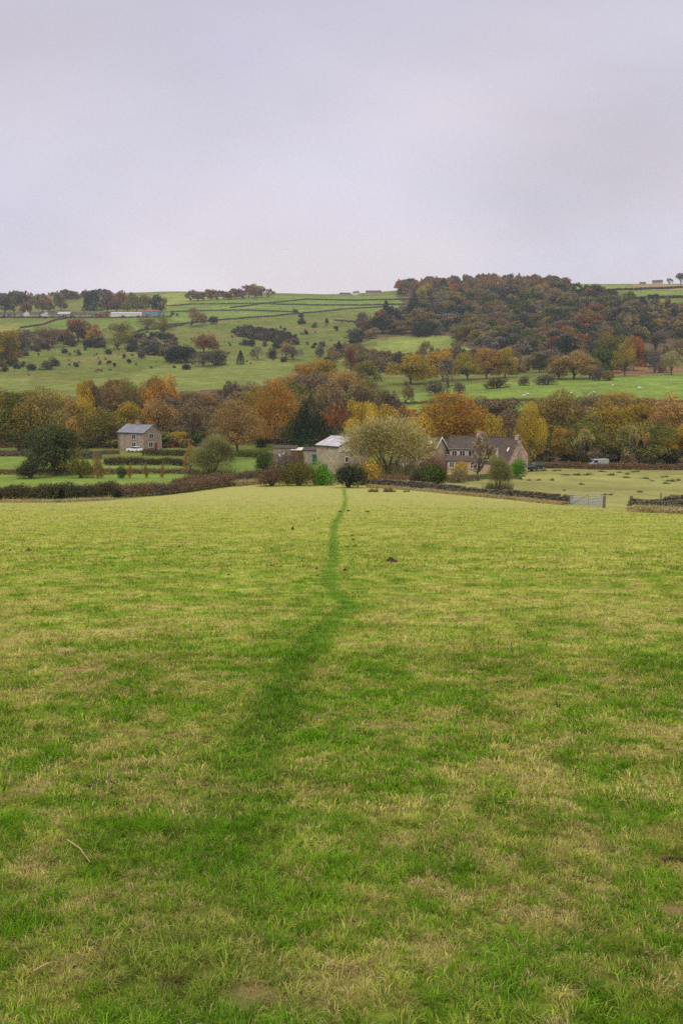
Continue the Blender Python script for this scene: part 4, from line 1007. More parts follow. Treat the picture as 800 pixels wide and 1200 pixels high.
def stone_wall(pts, h, ln, ch, wd, label, seed=1, col=(.10, .09, .066), ragged=.25, name='drystone_wall'):
    P = path_of(pts); rg = np.random.default_rng(seed); Cs, Ss, Rs = [], [], []
    x, y, t, L = resample(P, ln); z = H(x, y); nr = int(h / ch)
    R = np.arctan2(np.gradient(y), np.gradient(x))
    low = h * (1 - ragged * 1.6 * np.clip(fbm(t / 5, t * 0, seed, 3) - .35, 0, 1))
    for k in range(nr + 1):
        cop = k == nr
        o = (k % 2) * ln / 2 + rg.normal(size=len(x)) * ln * .08
        X = x + np.cos(R) * o; Y = y + np.sin(R) * o; zz = H(X, Y) + ch * (k + .5)
        ok = (ch * k < low) if not cop else rg.random(len(x)) < .85
        if cop: zz = H(X, Y) + low + ch * .3
        X = X + rg.normal(size=len(X)) * .03
        s = np.stack([ln * rg.uniform(.7, 1.02, len(X)), wd * rg.uniform(.8, 1.1, len(X)) * (1.05 - .3 * k / nr), ch * rg.uniform(.85, 1.15, len(X)) * (1.3 if cop else 1)], 1)
        Cs.append(np.stack([X, Y, zz], 1)[ok]); Ss.append(s[ok]); Rs.append((R + rg.normal(size=len(R)) * .08)[ok])
    Cn, S, R = map(np.concatenate, (Cs, Ss, Rs)); V, Q = cubes(Cn, S, R, rg)
    b_ = rg.uniform(.5, 1.6, len(Cn)); g = rg.uniform(-.1, .12, len(Cn)); T = np.stack([b_ * (1 + g), b_ * (1 + g * .5), b_ * (1 - g)], 1)
    return tag(add(name, mesh_tri(name, V, Q, np.repeat(T, 8, 0), M_STONES), color=col), label, 'stone wall')
stone_wall([(430, 569), (455, 569), (500, 574), (560, 580), (620, 586), (668, 591)], .85, .42, .16, .5, 'mossy drystone wall running from the path head to the metal gate', 1)
stone_wall([(738, 597), (770, 599), (800, 600), (960, 606)], .95, .42, .16, .5, 'short drystone wall right of the open gateway', 2)
stone_wall([(-100, 535), (0, 534), (70, 536), (118, 538)], 1.2, .5, .22, .5, 'grey field wall left of the stone house', 3)
HW = [([(200, 366), (225, 365), (290, 364), (345, 366)], 'lowest short field wall across the hilltop green fields'), ([(190, 382), (215, 380), (250, 376), (320, 371), (350, 368), (400, 363), (450, 360)], 'long dark wall dividing green hilltop fields from the rough slope'),
      ([(195, 359), (225, 357), (300, 356), (400, 358), (478, 357)], 'long level wall through the middle of the hilltop fields'), ([(270, 361), (320, 355), (360, 351), (480, 351)], 'uppermost wall slanting through the hilltop fields'),
      ([(24, 385), (50, 381), (68, 375), (80, 373)], 'wall curving up toward the farm village'), ([(-60, 372.5), (40, 372.5), (120, 373), (200, 372)], 'wall along the front of the farm village'),
      ([(-80, 390), (0, 392), (40, 391), (80, 388)], 'dark wall at the foot of the field below the farm village'), ([(155, 391), (165, 388), (200, 384), (215, 381)], 'wall below the blue-sided barn'), ([(392, 376), (420, 378), (450, 375)], 'short wall left of the wood spur')]
for i, (p, l) in enumerate(HW): stone_wall(p, 1.5, 1.6, .5, 1.1, l, 20 + i, (.085, .075, .06))

# gate, posts
gl, gr = hit(668, 592.5), hit(704, 595)
g = thing('field_gate', 'galvanised steel field gate resting beside the gateway at the end of the wall', 'gate', (*gl, Hs(*gl)), math.atan2(gr[1] - gl[1], gr[0] - gl[0]))
GL = math.hypot(gr[0] - gl[0], gr[1] - gl[1]); g.rotation_euler[1] = math.atan2(Hs(*gl) - Hs(*gr), GL)
MB().tube([(0, 0, .12), (0, 0, 1.28)], .035).tube([(GL, 0, .12), (GL, 0, 1.28)], .035).tube([(0, 0, 1.28), (GL, 0, 1.28)], .035).tube([(0, 0, .12), (GL, 0, .12)], .03).obj('frame', M_METAL, g)
for z in (.25, .37, .49, .62, .76, .92, 1.1): MB().tube([(0, 0, z), (GL, 0, z)], .053).obj('rail', M_METAL, g)
MB().tube([(GL * .6, -.04, .12), (GL * .6, -.04, 1.28)], .03).obj('upright', M_METAL, g)
MB().tube([(0.05, -.05, .16), (GL * .58, -.05, 1.22)], .025).obj('brace', M_METAL, g)
def post(px, py, lab, h=1.35, r=.11, grp=None):
    x, y = hit(px, py); return tag(add('gatepost' if r > .1 else 'fence_post', MB().tube([(0, 0, -.2), (0, 0, h * .5), (.01, 0, h - .05), (.01, 0, h)], [r, r, r * .95, r * .6], 8).mesh('post', M_WOOD), None, (x, y, Hs(x, y))), lab, 'post', grp)
post(707, 595.5, 'stout wooden gatepost at the right end of the steel gate', 1.2, .15)
post(738.5, 597, 'wooden gatepost against the end of the right-hand wall', 1.25, .16)
post(773, 599, 'thin pale stake rising from the right-hand wall', 1.5, .05)
post(167, 555, 'wooden stake in the left meadow hedge', 2.0, .06)

# ------------------------------------------------------------------ buildings
def window(par, face, s, z, w, h, dims, mat=M_GLASS, fr=M_WHITE, name='window', mull=1):
    """face: 'F' front (-y), 'R' right gable (+x), 'B' back"""
    L, W = dims
    def bx(mb, a0, a1, z0, z1, d0, d1):
        if face == 'F': mb.box(a0, a1, -W / 2 - d1, -W / 2 - d0, z0, z1)
        elif face == 'R': mb.box(L / 2 + d0, L / 2 + d1, a0, a1, z0, z1)
        return mb
    p = bx(MB(), s - w / 2, s + w / 2, z, z + h, -.05, .03).obj(name, mat, par)
    f = MB(); t = .09
    bx(f, s - w / 2 - t, s - w / 2, z - t, z + h + t, -.03, .08); bx(f, s + w / 2, s + w / 2 + t, z - t, z + h + t, -.03, .08)
    bx(f, s - w / 2, s + w / 2, z + h, z + h + t, -.03, .08); bx(f, s - w / 2, s + w / 2, z - t, z, -.03, .08)
    for k in range(mull): c = s - w / 2 + w * (k + 1) / (mull + 1); bx(f, c - .035, c + .035, z, z + h, .031, .07)
    f.obj('frame', fr, p); bx(MB(), s - w / 2 - .2, s + w / 2 + .2, z - t - .12, z - t - .002, -.03, .14).obj('sill', fr if mull > 1 else M_BUFF, p)
    return p
def house(name, label, cat, px, D, L, W, eF, eB, hr, a, wall, roof, rt=.5, chim=(), over=.25, group=None, base=None, verge=None):
    x, y = at(px, D); z0 = min(Hs(x + dx, y + dy) for dx in (-3, 0, 3) for dy in (-3, 0, 3)) if base is None else base
    t = thing(name, label, cat, (x, y, z0), -math.radians(a), group); yr = -W / 2 + W * rt
    MB().prism([(-W / 2, -.6), (W / 2, -.6), (W / 2, eB), (yr, hr), (-W / 2, eF)], -L / 2, L / 2).obj('wall', wall, t)
    sf = (hr - eF) / (yr + W / 2); sb = (hr - eB) / (W / 2 - yr); X = L / 2 + over; up = .13
    rf = MB().slab([(-X, -W / 2 - over, eF - over * sf + up), (X, -W / 2 - over, eF - over * sf + up), (X, yr, hr + up), (-X, yr, hr + up)], .12)
    rf.slab([(-X, yr + .002, hr + up), (X, yr + .002, hr + up), (X, W / 2 + over, eB - over * sb + up), (-X, W / 2 + over, eB - over * sb + up)], .12)
    r = rf.obj('roof', roof, t)
    MB().tube([(-X, yr, hr + up + .02), (X, yr, hr + up + .02)], .1, 6).obj('ridge', roof, r)
    MB().tube([(-X, -W / 2 - over - .05, eF - over * sf + .02), (X, -W / 2 - over - .05, eF - over * sf + .02)], .07, 6).obj('gutter', M_CARBLACK, r)
    if verge:
        for sx in (1,):
            v = MB().slab([(X * sx, -W / 2 - over, eF - over * sf + up + .03), (X * sx + .09, -W / 2 - over, eF - over * sf + up + .03), (X * sx + .09, yr, hr + up + .03), (X * sx, yr, hr + up + .03)], .32)
            v.slab([(X * sx, yr, hr + up + .03), (X * sx + .09, yr, hr + up + .03), (X * sx + .09, W / 2 + over, eB - over * sb + up + .03), (X * sx, W / 2 + over, eB - over * sb + up + .03)], .32)
            v.obj('bargeboard', verge, r)
    for cx, cw, chh in chim:
        c = MB().box(cx - cw / 2, cx + cw / 2, yr - .35, yr + .35, hr - .6, hr + chh).box(cx - cw / 2 - .08, cx + cw / 2 + .08, yr - .43, yr + .43, hr + chh + .002, hr + chh + .14).obj('chimney', wall, t)
        for k in (-1, 1): MB().tube([(cx + k * cw * .25, yr, hr + chh + .14), (cx + k * cw * .25, yr, hr + chh + .5)], [.13, .1], 8).obj('chimney_pot', M_POT, c)
    t['dims'] = (float(L), float(W)); return t
h1 = house('stone_house', 'two-storey stone house with a blue-grey slate roof standing alone at the left', 'house', 162.5, 280, 10.2, 7, 4.9, 4.9, 6.9, 35, M_STONE, M_SLATE, chim=[(-.6, 1.0, 1.0)])
d = (10.2, 7)
window(h1, 'F', 1.3, 3.1, 1.4, 1.25, d); window(h1, 'F', 1.3, .9, 1.4, 1.3, d); window(h1, 'F', 4.4, 1.9, .7, .9, d)
window(h1, 'R', -.6, 3.2, 1.5, 1.3, d); window(h1, 'R', -.9, .9, 1.5, 1.3, d)
MB().box(5.06, 5.16, .7, 1.6, 0, 2.0).obj('door', M_RED, h1)
MB().tube([(-4.6, -3.6, 0), (-4.6, -3.6, 4.8)], .07).obj('drainpipe', M_CARBLACK, h1)
MB().tube([(-.6, .2, 7.9), (-.6, .2, 9.4)], .03).tube([(-.95, .2, 9.2), (-.25, .2, 9.2)], .02).tube([(-.85, .2, 9.0), (-.35, .2, 9.0)], .02).obj('aerial', M_METAL, h1)
def shed(name, label, cat, px, D, L, W, hF, hB, a, wall, roof, group=None, base=None):
    x, y = at(px, D); z0 = Hs(x, y) if base is None else base
    t = thing(name, label, cat, (x, y, z0), -math.radians(a), group)
    MB().prism([(-W / 2, -.5), (W / 2, -.5), (W / 2, hB), (-W / 2, hF)], -L / 2, L / 2).obj('wall', wall, t)
    s = (hB - hF) / W; MB().slab([(-L / 2 - .2, -W / 2 - .25, hF - .25 * s + .12), (L / 2 + .2, -W / 2 - .25, hF - .25 * s + .12), (L / 2 + .2, W / 2 + .2, hB + .2 * s + .12), (-L / 2 - .2, W / 2 + .2, hB + .2 * s + .12)], .1).obj('roof', roof, t)
    return t
s1 = shed('garden_shed', 'dark red shed with a pale flat roof right of the stone house', 'shed', 196, 288, 4.6, 3, 2.5, 2.7, 8, M_RED, M_SHEET)
MB().box(-1.4, -.4, -1.58, -1.51, .1, 2.0).obj('door', M_RUST, s1)
barn = house('stone_barn', 'cream stone barn with a pale corrugated roof beside the willow', 'barn', 401, 182, 6.2, 7.0, 5.5, 5.5, 6.9, 50, M_CREAM, M_SHEET)
d = (6.2, 7.0); window(barn, 'R', -1.6, 2.6, .7, .9, d, mull=0); MB().box(-1.5, -.2, -3.58, -3.51, .1, 2.1).obj('door', M_WOOD, barn)
MB().box(3.11, 3.17, -3.45, 3.45, 4.5, 5.4).obj('cladding', M_WHITE, barn)
o1 = shed('stone_outbuilding', 'low stone outbuilding with small pale openings left of the barn', 'outbuilding', 334, 224, 5.0, 3.2, 3.5, 3.8, 5, M_STONE, M_DARKROOF)
for s in (-1.1, -.2): MB().box(s - .25, s + .25, -1.66, -1.59, 1.7, 2.4).obj('window', M_WHITE, o1)
MB().box(.9, 1.7, -1.66, -1.59, .05, 1.9).obj('door', M_WOOD, o1)
o2 = shed('rusty_shed', 'low shed with a rusty front and a white roof edge between outbuildings', 'shed', 349, 223, 2.9, 2.8, 3.1, 3.4, 5, M_RUST, M_WHITE)
MB().box(-.6, .3, -1.46, -1.39, .05, 2.6).obj('door', M_RED, o2)
o3 = shed('stone_byre', 'lean-to stone byre with a teal door against the barn', 'outbuilding', 365, 222, 3.6, 3.0, 3.2, 3.6, 5, M_STONE, M_DARKROOF)
MB().box(.3, 1.3, -1.58, -1.49, .05, 2.3).obj('door', M_TEAL, o3)
ha = house('cream_house', 'cream stone house with a dark roof, skylights and white bargeboards behind the willow', 'house', 496, 205, 8.2, 5, 5.0, 5.0, 7.0, 32, M_CREAM, M_DARKROOF, verge=M_WHITE)
d = (8.2, 5); window(ha, 'F', 1.3, 3.2, 1.2, 1.2, d, mull=2); window(ha, 'F', -2.0, 3.2, 1.2, 1.2, d, mull=2); window(ha, 'F', 1.3, .9, 1.2, 1.2, d, mull=2)
for cx in (2.0, 2.7): MB().slab([(cx - .25, -1.9, 5.77), (cx + .25, -1.9, 5.77), (cx + .25, -1.1, 6.41), (cx - .25, -1.1, 6.41)], .06).obj('skylight', M_WHITE, ha)
hl = house('link_house', 'narrow linking house with a white balcony between the cream house and its neighbour', 'house', 525, 208, 3.6, 4.5, 4.6, 4.6, 6.2, 12, M_BUFF, M_DARKROOF)
d = (3.6, 4.5); window(hl, 'F', .2, 3.0, 1.5, 1.0, d, mull=1)
bl = MB().box(-1.5, 1.7, -3.35, -2.26, 2.45, 2.6).obj('balcony', M_WHITE, hl)
rl = MB()
for k in range(12): rl.box(-1.48 + k * .283, -1.44 + k * .283, -3.33, -3.29, 2.6, 3.5)
rl.box(-1.5, 1.7, -3.34, -3.27, 3.5, 3.58).obj('railing', M_WHITE, bl)
MB().box(-1.2, 1.4, -2.32, -2.25, .1, 2.3).obj('void_shade_panel', M_GLASS, hl)  # dark panel standing in for the shaded void beneath the balcony
hb = house('pinkish_house', 'pinkish stone house with white-framed windows in the middle of the right-hand group', 'house', 547, 206, 6.4, 6, 4.9, 4.9, 7.1, 10, M_PINK, M_DARKROOF, chim=[(2.6, .9, .9)])
d = (6.4, 6)
for s, w in ((-2.2, .9), (-.6, 1.0), (1.3, 1.3)): window(hb, 'F', s, 3.0, w, 1.35, d, mull=1)
sx_ = shed('garden_room', 'single-storey lean-to with a dark roof below the pinkish house', 'extension', 545, 199, 6.6, 2.6, 2.3, 3.0, 10, M_PINK, M_DARKROOF)
for s, w in ((-2.4, .8), (-1.3, .6), (1.8, 1.0)): window(sx_, 'F', s, .9, w, 1.1, (6.6, 2.6), mull=1)
hc = house('gabled_house', 'large dark-roofed house with a pink stone gable end at the right of the group', 'house', 586, 198, 8.6, 7.6, 2.3, 3.9, 7.0, 41, M_PINK, M_DARKROOF, rt=.55, chim=[(-4.0, .8, .6), (3.9, .8, .5)], over=.12)
d = (8.6, 7.6)
# glazed dormer gable on the long roof
dm = MB(); dz = 2.6
dm.v = [(-.9, -3.9, dz), (2.1, -3.9, dz), (.6, -3.9, dz + 2.3), (-.9, -.5, dz), (2.1, -.5, dz), (.6, -.5, dz + 2.3)]; dm.f = [(0, 1, 2), (3, 5, 4), (0, 2, 5, 3), (1, 4, 5, 2), (0, 3, 4, 1)]
dmo = dm.obj('dormer', M_CREAM, hc)
MB().slab([(-1.1, -4.1, dz - .05), (.6, -4.1, dz + 2.5), (.6, -.4, dz + 2.5), (-1.1, -.4, dz - .05)], .1).slab([(.602, -4.1, dz + 2.5), (2.3, -4.1, dz - .05), (2.3, -.4, dz - .05), (.602, -.4, dz + 2.5)], .1).obj('dormer_roof', M_SHEET, dmo)
gp = MB(); gp.v = [(.1, -3.93, dz + .3), (1.1, -3.93, dz + .3), (.6, -3.93, dz + 1.2)]; gp.f = [(0, 1, 2)]; gp.v += [(a, -3.9, c) for a, b_, c in gp.v]; gp.f += [(5, 4, 3), (0, 3, 4, 1), (1, 4, 5, 2), (2, 5, 3, 0)]; gp.obj('dormer_window', M_GLASS, dmo)
MB().slab([(3.0, -2.1, 4.61), (3.3, -2.1, 4.61), (3.3, -1.5, 5.28), (3.0, -1.5, 5.28)], .06).obj('skylight', M_WHITE, hc)
MB().box(4.28, 4.75, -.3, .5, 0, 6.6).box(4.28, 4.85, -.55, .75, 0, 3.0).obj('chimney_breast', M_STONE, hc)
window(hc, 'R', 2.4, .9, .9, 1.1, d)
window(hc, 'F', -2.6, .7, 1.2, 1.1, d)

# farm village, sheds, skyline buildings
def far_house(px, yb, L, W, e, r, a, wall, roof, label, name='cottage', cat='house', group=None, win=2, chim=True):
    x, y = hit(px, yb)
    t = house(name, label, cat, px, y, L, W, e, e, r, a, wall, roof, chim=[(L * .38, 1.0, .9)] if chim else (), group=group)
    for k in range(win): window(t, 'F', -L / 2 + L * (k + .7) / (win + .4), e * .35, 1.1, 1.2, (L, W))
    return t
M_PALEW = plain('pale_render', (.62, .60, .56), 1, .85, 1.05)
V_ = [(4, 13, 3.4, M_STONE, 20, 'long low grey cottage at the left end of the farm village'), (15, 10, 3.6, M_STONE, -20, 'grey stone cottage second from the left in the farm village'), (27, 8, 4.6, M_STONE, 40, 'gabled cottage left of the white-gabled one'),
      (34, 8, 4.8, M_PALEW, 60, 'white-gabled cottage in the farm village'), (45, 10, 3.6, M_STONE, 10, 'grey cottage right of the white-gabled one'), (56, 9, 4.6, M_PALEW, 50, 'small white-walled cottage in the middle of the farm village'),
      (66, 11, 3.8, M_STONE, -10, 'stone cottage right of the small white-walled one'), (79, 15, 4.0, M_STONE, 5, 'long stone farmhouse with a pale roof'), (94, 14, 3.4, M_STONE, -5, 'low stone range of the farm, left of the byre'), (107, 15, 3.4, M_STONE, 5, 'low stone byre left of the brown shed')]
for px, L, e, w_, a, lb in V_: far_house(px, 371.5, L, 7, e, e + 2.3, a, w_, M_SHEET if px in (79,) else M_DARKROOF, lb)
far_house(122, 371, 14, 9, 3.2, 4.8, 4, M_RUST, M_DARKROOF, 'brown farm shed left of the long white shed', 'farm_shed', 'shed', win=0, chim=False)
far_house(151, 371.5, 36, 12, 4.2, 6.2, -2, M_PALEW, M_SHEET, 'long white-walled shed with a pale grey roof on the left hill', 'farm_shed', 'shed', win=0, chim=False)
far_house(178, 369.5, 24, 12, 4.6, 6.8, 10, M_BLUE, M_RUST, 'pale blue-sided barn with a brown roof right of the white shed', 'farm_barn', 'barn', win=0, chim=False)
far_house(437, 345.5, 22, 9, 4.4, 6.6, 3, M_STONE, M_DARKROOF, 'long farmhouse on the skyline left of the hill wood', 'farmhouse', 'house')
far_house(417, 345.8, 8, 7, 4.2, 6, 30, M_PALEW, M_DARKROOF, 'small cottage on the skyline left of the long farmhouse')
far_house(404, 346, 16, 8, 2.6, 4.2, 0, M_STONE, M_DARKROOF, 'low barn on the skyline, leftmost of the skyline buildings', 'farm_barn', 'barn', win=0, chim=False)
far_house(765, 334, 14, 8, 4.4, 7, 20, M_PINK, M_DARKROOF, 'red-brown farmhouse on the skyline at the far right', 'farmhouse', 'house')
far_house(748, 334, 8, 6, 3, 4.4, 0, M_STONE, M_DARKROOF, 'small outbuilding on the skyline left of the red-brown farmhouse', 'outbuilding', 'outbuilding', win=0, chim=False)
mx, my = hit(146.5, 365)
ms = thing('floodlight_mast', 'tall thin mast with a pale head above the farm trees', 'mast', (mx, my, Hs(mx, my)))
MB().tube([(0, 0, 0), (0, 0, 17)], [.35, .2], 8).obj('pole', M_METAL, ms); MB().box(-1.3, 1.3, -.3, .3, 16.4, 17.8).obj('lamp_head', M_WHITE, ms)

# ------------------------------------------------------------------ vehicles
def car(label, px, D, a, paint, van=False, cat='car'):
    x, y = at(px, D); t = thing('delivery_van' if van else 'parked_car', label, cat, (x, y, Hs(x, y)), math.radians(a))
    L, W = (4.9, 1.9) if van else (4.3, 1.75)
    prof = [(-L / 2, .35), (-L / 2, .8), (-L / 2 + .15, .95), (-L / 4 + .1, 1.02), (L / 2 - .4, .98), (L / 2 - .05, .85), (L / 2, .4)]
    if van: prof = [(-L / 2, .4), (-L / 2, 1.0), (-L / 2 + .7, 1.25), (-L / 2 + 1.5, 1.95), (L / 2 - .15, 2.0), (L / 2, 1.8), (L / 2, .4)]
    b_ = MB().prism(prof[::-1], -W / 2, W / 2); b_.v = [(v[1], v[0], v[2]) for v in b_.v]; b_.obj('body', paint, t, .05)
    if not van:
        c = MB(); z0, z1 = .97, 1.45; w0, w1 = W / 2 - .06, W / 2 - .24
        c.v = [(-.95, -w0, z0), (1.75, -w0, z0), (1.75, w0, z0), (-.95, w0, z0), (-.35, -w1, z1), (1.25, -w1, z1), (1.25, w1, z1), (-.35, w1, z1)]
        c.f = [(3, 2, 1, 0), (4, 5, 6, 7), (0, 1, 5, 4), (1, 2, 6, 5), (2, 3, 7, 6), (3, 0, 4, 7)]; c.obj('glasshouse', M_GLASS, t, .04)
        MB().box(-.38, 1.3, -w1 - .03, w1 + .03, z1 - .01, z1 + .06).obj('roof', paint, t, .03)
    else:
        for sg in (-1, 1): MB().box(-1.3, -.3, sg * (W / 2) - .02, sg * (W / 2) + .02, 1.25, 1.75).obj('window', M_GLASS, t)
        MB().slab([(-1.78, -.8, 1.32), (-1.78, .8, 1.32), (-1.02, .75, 1.92), (-1.02, -.75, 1.92)], .03).obj('windscreen', M_GLASS, t)
    for sx in (-L * .31, L * .31):
        for sg in (-1, 1):
            w_ = MB().tube([(sx, sg * (W / 2 - .22), .33), (sx, sg * (W / 2 + .02), .33)], .33, 16).obj('wheel', M_TYRE, t)
            MB().tube([(sx, sg * (W / 2 - .1), .33), (sx, sg * (W / 2 + .04), .33)], .19, 12).obj('rim', M_METAL, w_)
    for sg in (-1, 1):
        MB().box(-L / 2 - .02, -L / 2 + .1, sg * W * .36 - .15, sg * W * .36 + .15, .6, .78).obj('headlight', M_WHITE, t)
        MB().box(L / 2 - .1, L / 2 + .02, sg * W * .38 - .12, sg * W * .38 + .12, .62, .8).obj('tail_light', M_LAMPGLASS, t)
    return t
car('white car parked in front of the stone house on the left', 156, 266, -25, M_CARWHITE)
car('silver-white van parked under the trees beyond the right-hand meadow', 702, 222, 15, M_CARSILVER, True, 'van')
car('dark car parked beside the pink gable end, left of another', 619, 203, 5, M_CARBLACK)
car('dark car parked right of the pink gable end, nearer the hedge', 630, 212, 12, M_CARBLACK)

# ------------------------------------------------------------------ sheep, bird, molehills, sticks
def skin_body(name, verts, edges, rad, mat, root=0):
    me = bpy.data.meshes.new(name); me.from_pydata(verts, edges, []); me.update(); o = bpy.data.objects.new(name, me)
    C.objects.link(o); m = o.modifiers.new('skin', 'SKIN'); o.modifiers.new('sub', 'SUBSURF').levels = 1
    for i, r in enumerate(rad): me.skin_vertices[0].data[i].radius = (r, r) if not isinstance(r, tuple) else r
    me.skin_vertices[0].data[root].use_root = True
    dg = bpy.context.evaluated_depsgraph_get(); me2 = bpy.data.meshes.new_from_object(o.evaluated_get(dg)); bpy.data.objects.remove(o)
    me2.materials.clear(); me2.materials.append(mat)
    for p in me2.polygons: p.use_smooth = True
    return me2
sv = [(0, 0, .62), (.35, 0, .63), (.6, 0, .68), (.75, 0, .60), (.92, 0, .42), (1.03, 0, .30), (-.35, 0, .62), (-.52, 0, .56), (.42, .13, .35), (.42, .14, 0), (.42, -.13, .35), (.42, -.14, 0), (-.4, .13, .35), (-.44, .14, 0), (-.4, -.13, .35), (-.44, -.14, 0)]
se = [(0, 1), (1, 2), (2, 3), (3, 4), (4, 5), (0, 6), (6, 7), (1, 8), (8, 9), (1, 10), (10, 11), (6, 12), (12, 13), (6, 14), (14, 15)]
SHEEP = skin_body('sheep', sv, se, [.30, .29, .2, .13, .10, .06, .29, .14, .07, .035, .07, .035, .08, .035, .08, .035], M_WOOL)
for px, py, a, lb in [(617, 463, 0, 'white sheep grazing, left of the two near the wall above the orange tree'), (614, 465, 160, 'white sheep grazing lowest, at the left of the green field'), (669, 462, 10, 'white sheep left of the field middle, just above the tree tops'),
                      (695, 461, 190, 'white sheep low in the middle of the sheep field'), (717, 453, 30, 'white sheep highest in the sheep field, right of the oaks'), (748, 456, -20, 'white sheep between the highest one and the rightmost one'),
                      (776, 455, 80, 'rightmost white sheep in the sheep field')]:
    x, y = hit(px, py); tag(add('sheep', SHEEP, None, (x, y, Hs(x, y) - .02), math.radians(a), (1.25, 1.25, 1.15)), lb, 'sheep', 'sheep grazing on the green field')
def mole(px, py, wpx, hpx, label, name='molehill', seed=1, grp=None):
    x, y = hit(px, py); w = wpx / F * y; h = hpx / F * y * 1.1; rg = np.random.default_rng(seed)
    n = 30; r_ = np.linspace(0, 1, 12)[1:]; V = [(0, 0, h)]
    for r in r_:
        for k in range(n):
            a = 2 * PI * k / n; q = float(fbm(np.array([math.cos(a) * r * 3 + seed]), np.array([math.sin(a) * r * 3]), seed, 4)[0])
            V.append((math.cos(a) * r * w / 2 * (.8 + .4 * q), math.sin(a) * r * w / 2 * (.8 + .4 * q), h * (1 - r ** 1.3) * (.6 + .8 * q) - (.02 if r == 1 else 0)))
    Fa = [(0, 1 + k, 1 + (k + 1) % n) for k in range(n)] + [(1 + i * n + k, 1 + (i + 1) * n + k, 1 + (i + 1) * n + (k + 1) % n, 1 + i * n + (k + 1) % n) for i in range(len(r_) - 1) for k in range(n)]
    me = bpy.data.meshes.new(name); me.from_pydata(V, [], Fa); me.materials.append(M_SOIL)
    return tag(add(name, me, None, (x, y, Hs(x, y) - .005), rg.uniform(0, 6)), label, 'molehill' if name == 'molehill' else 'soil clod', grp)
mole(458, 658.5, 17, 5.5, 'largest dark molehill, right of the path', seed=3)
mole(404, 669, 6, 3, 'small dark molehill close to the right of the path bend', seed=4)
mole(371, 667, 5, 2.5, 'small molehill just left of the path bend', seed=5)
mole(34, 645.5, 7, 3, 'small molehill near the left edge of the field', seed=6)
mole(12, 645.5, 4, 2, 'tiny soil heap beside the small molehill at the left edge', seed=7)
for i, (px, py) in enumerate([(430, 600), (408, 599), (414, 633), (416, 640), (407, 641), (412, 628), (318, 663), (398, 600), (526, 703), (476, 669), (372, 675), (210, 641), (206, 655), (268, 674), (268, 684), (140, 727), (190, 671)]):
    mole(px, py, 5 if i % 3 else 7, 1.8, 'small dark clod of soil lying in the pasture', 'soil_clod', 10 + i, 'soil clods scattered over the pasture')
def stick(p, q, r, label):
    a, b_ = hit(*p), hit(*q); A = np.array([*a, Hs(*a) + .03]); B = np.array([*b_, Hs(*b_) + .025]); A0 = A.copy(); m = (A + B) / 2 + [0.006, .004, .008]
    return tag(add('dry_stalk', MB().tube([A - A0, m - A0, B - A0], [r, r * .9, r * .5], 6).mesh('stalk', M_STICK), None, tuple(A0)), label, 'stick')
stick((80, 992), (106, 1017), .0038, 'pale dry stalk lying in the grass at the left')
stick((40, 1148), (68, 1135), .003, 'short thin straw lying near the bottom left corner')
mole(343, 621, 4, 4.5, 'small upright black clod standing alone left of the path', 'soil_clod', 41)

# ------------------------------------------------------------------ sky, sun, haze, camera
w = bpy.data.worlds.new('World'); sc.world = w; w.use_nodes = True; nt = w.node_tree; nt.nodes.clear()
SUN_EL, SUN_AZ = math.radians(52), math.radians(200)
sky = nt.nodes.new('ShaderNodeTexSky'); sky.sky_type = 'NISHITA'; sky.sun_disc = False; sky.sun_elevation = SUN_EL; sky.sun_rotation = SUN_AZ
bg1 = nt.nodes.new('ShaderNodeBackground'); bg1.inputs[1].default_value = .1; nt.links.new(sky.outputs[0], bg1.inputs[0])
tc = nt.nodes.new('ShaderNodeTexCoord'); sx = nt.nodes.new('ShaderNodeSeparateXYZ'); nt.links.new(tc.outputs['Generated'], sx.inputs[0])
def mth(op, a, b_=None):
    n = nt.nodes.new('ShaderNodeMath'); n.operation = op
    for i, v in enumerate((a, b_)):
        if v is None: continue
        if hasattr(v, 'is_output'): nt.links.new(v, n.inputs[i])
        else: n.inputs[i].default_value = v
    return n.outputs[0]
zc = mth('MAXIMUM', sx.outputs[2], 0.0); den = mth('ADD', zc, .16)
cv = nt.nodes.new('ShaderNodeCombineXYZ'); nt.links.new(mth('DIVIDE', sx.outputs[0], den), cv.inputs[0]); nt.links.new(mth('DIVIDE', sx.outputs[1], den), cv.inputs[1])
n1 = nt.nodes.new('ShaderNodeTexNoise'); n1.inputs['Scale'].default_value = .5; n1.inputs['Detail'].default_value = 5; n1.inputs['Roughness'].default_value = .5; n1.inputs['Distortion'].default_value = .4
nt.links.new(cv.outputs[0], n1.inputs['Vector'])
cl = ramp(nt, n1.outputs['Fac'], [(.28, .80), (.72, 1.18)])
grad = ramp(nt, zc, [(0.0, (.84, .775, .83)), (.07, (.79, .735, .80)), (.18, (.71, .675, .77)), (.36, (.60, .58, .69)), (.55, (1.0, .97, 1.0)), (1.0, (2.0, 1.86, 1.66))])
n2 = nt.nodes.new('ShaderNodeTexNoise'); n2.noise_dimensions = '4D'; n2.inputs['W'].default_value = 4.0; n2.inputs['Scale'].default_value = .9; n2.inputs['Detail'].default_value = 4
nt.links.new(cv.outputs[0], n2.inputs['Vector'])
hue = ramp(nt, n2.outputs['Fac'], [(.35, (.965, .985, 1.03)), (.65, (1.03, 1.0, .965))])
mp = nt.nodes.new('ShaderNodeMapping'); SC = (5.0, 2.0, 11.0); mp.inputs['Scale'].default_value = SC
mp.inputs['Location'].default_value = (-.235 * SC[0], -.952 * SC[1], -.215 * SC[2])
wv = nt.nodes.new('ShaderNodeVectorMath'); wv.operation = 'MULTIPLY_ADD'; wv.inputs[1].default_value = (.16, .16, .12)
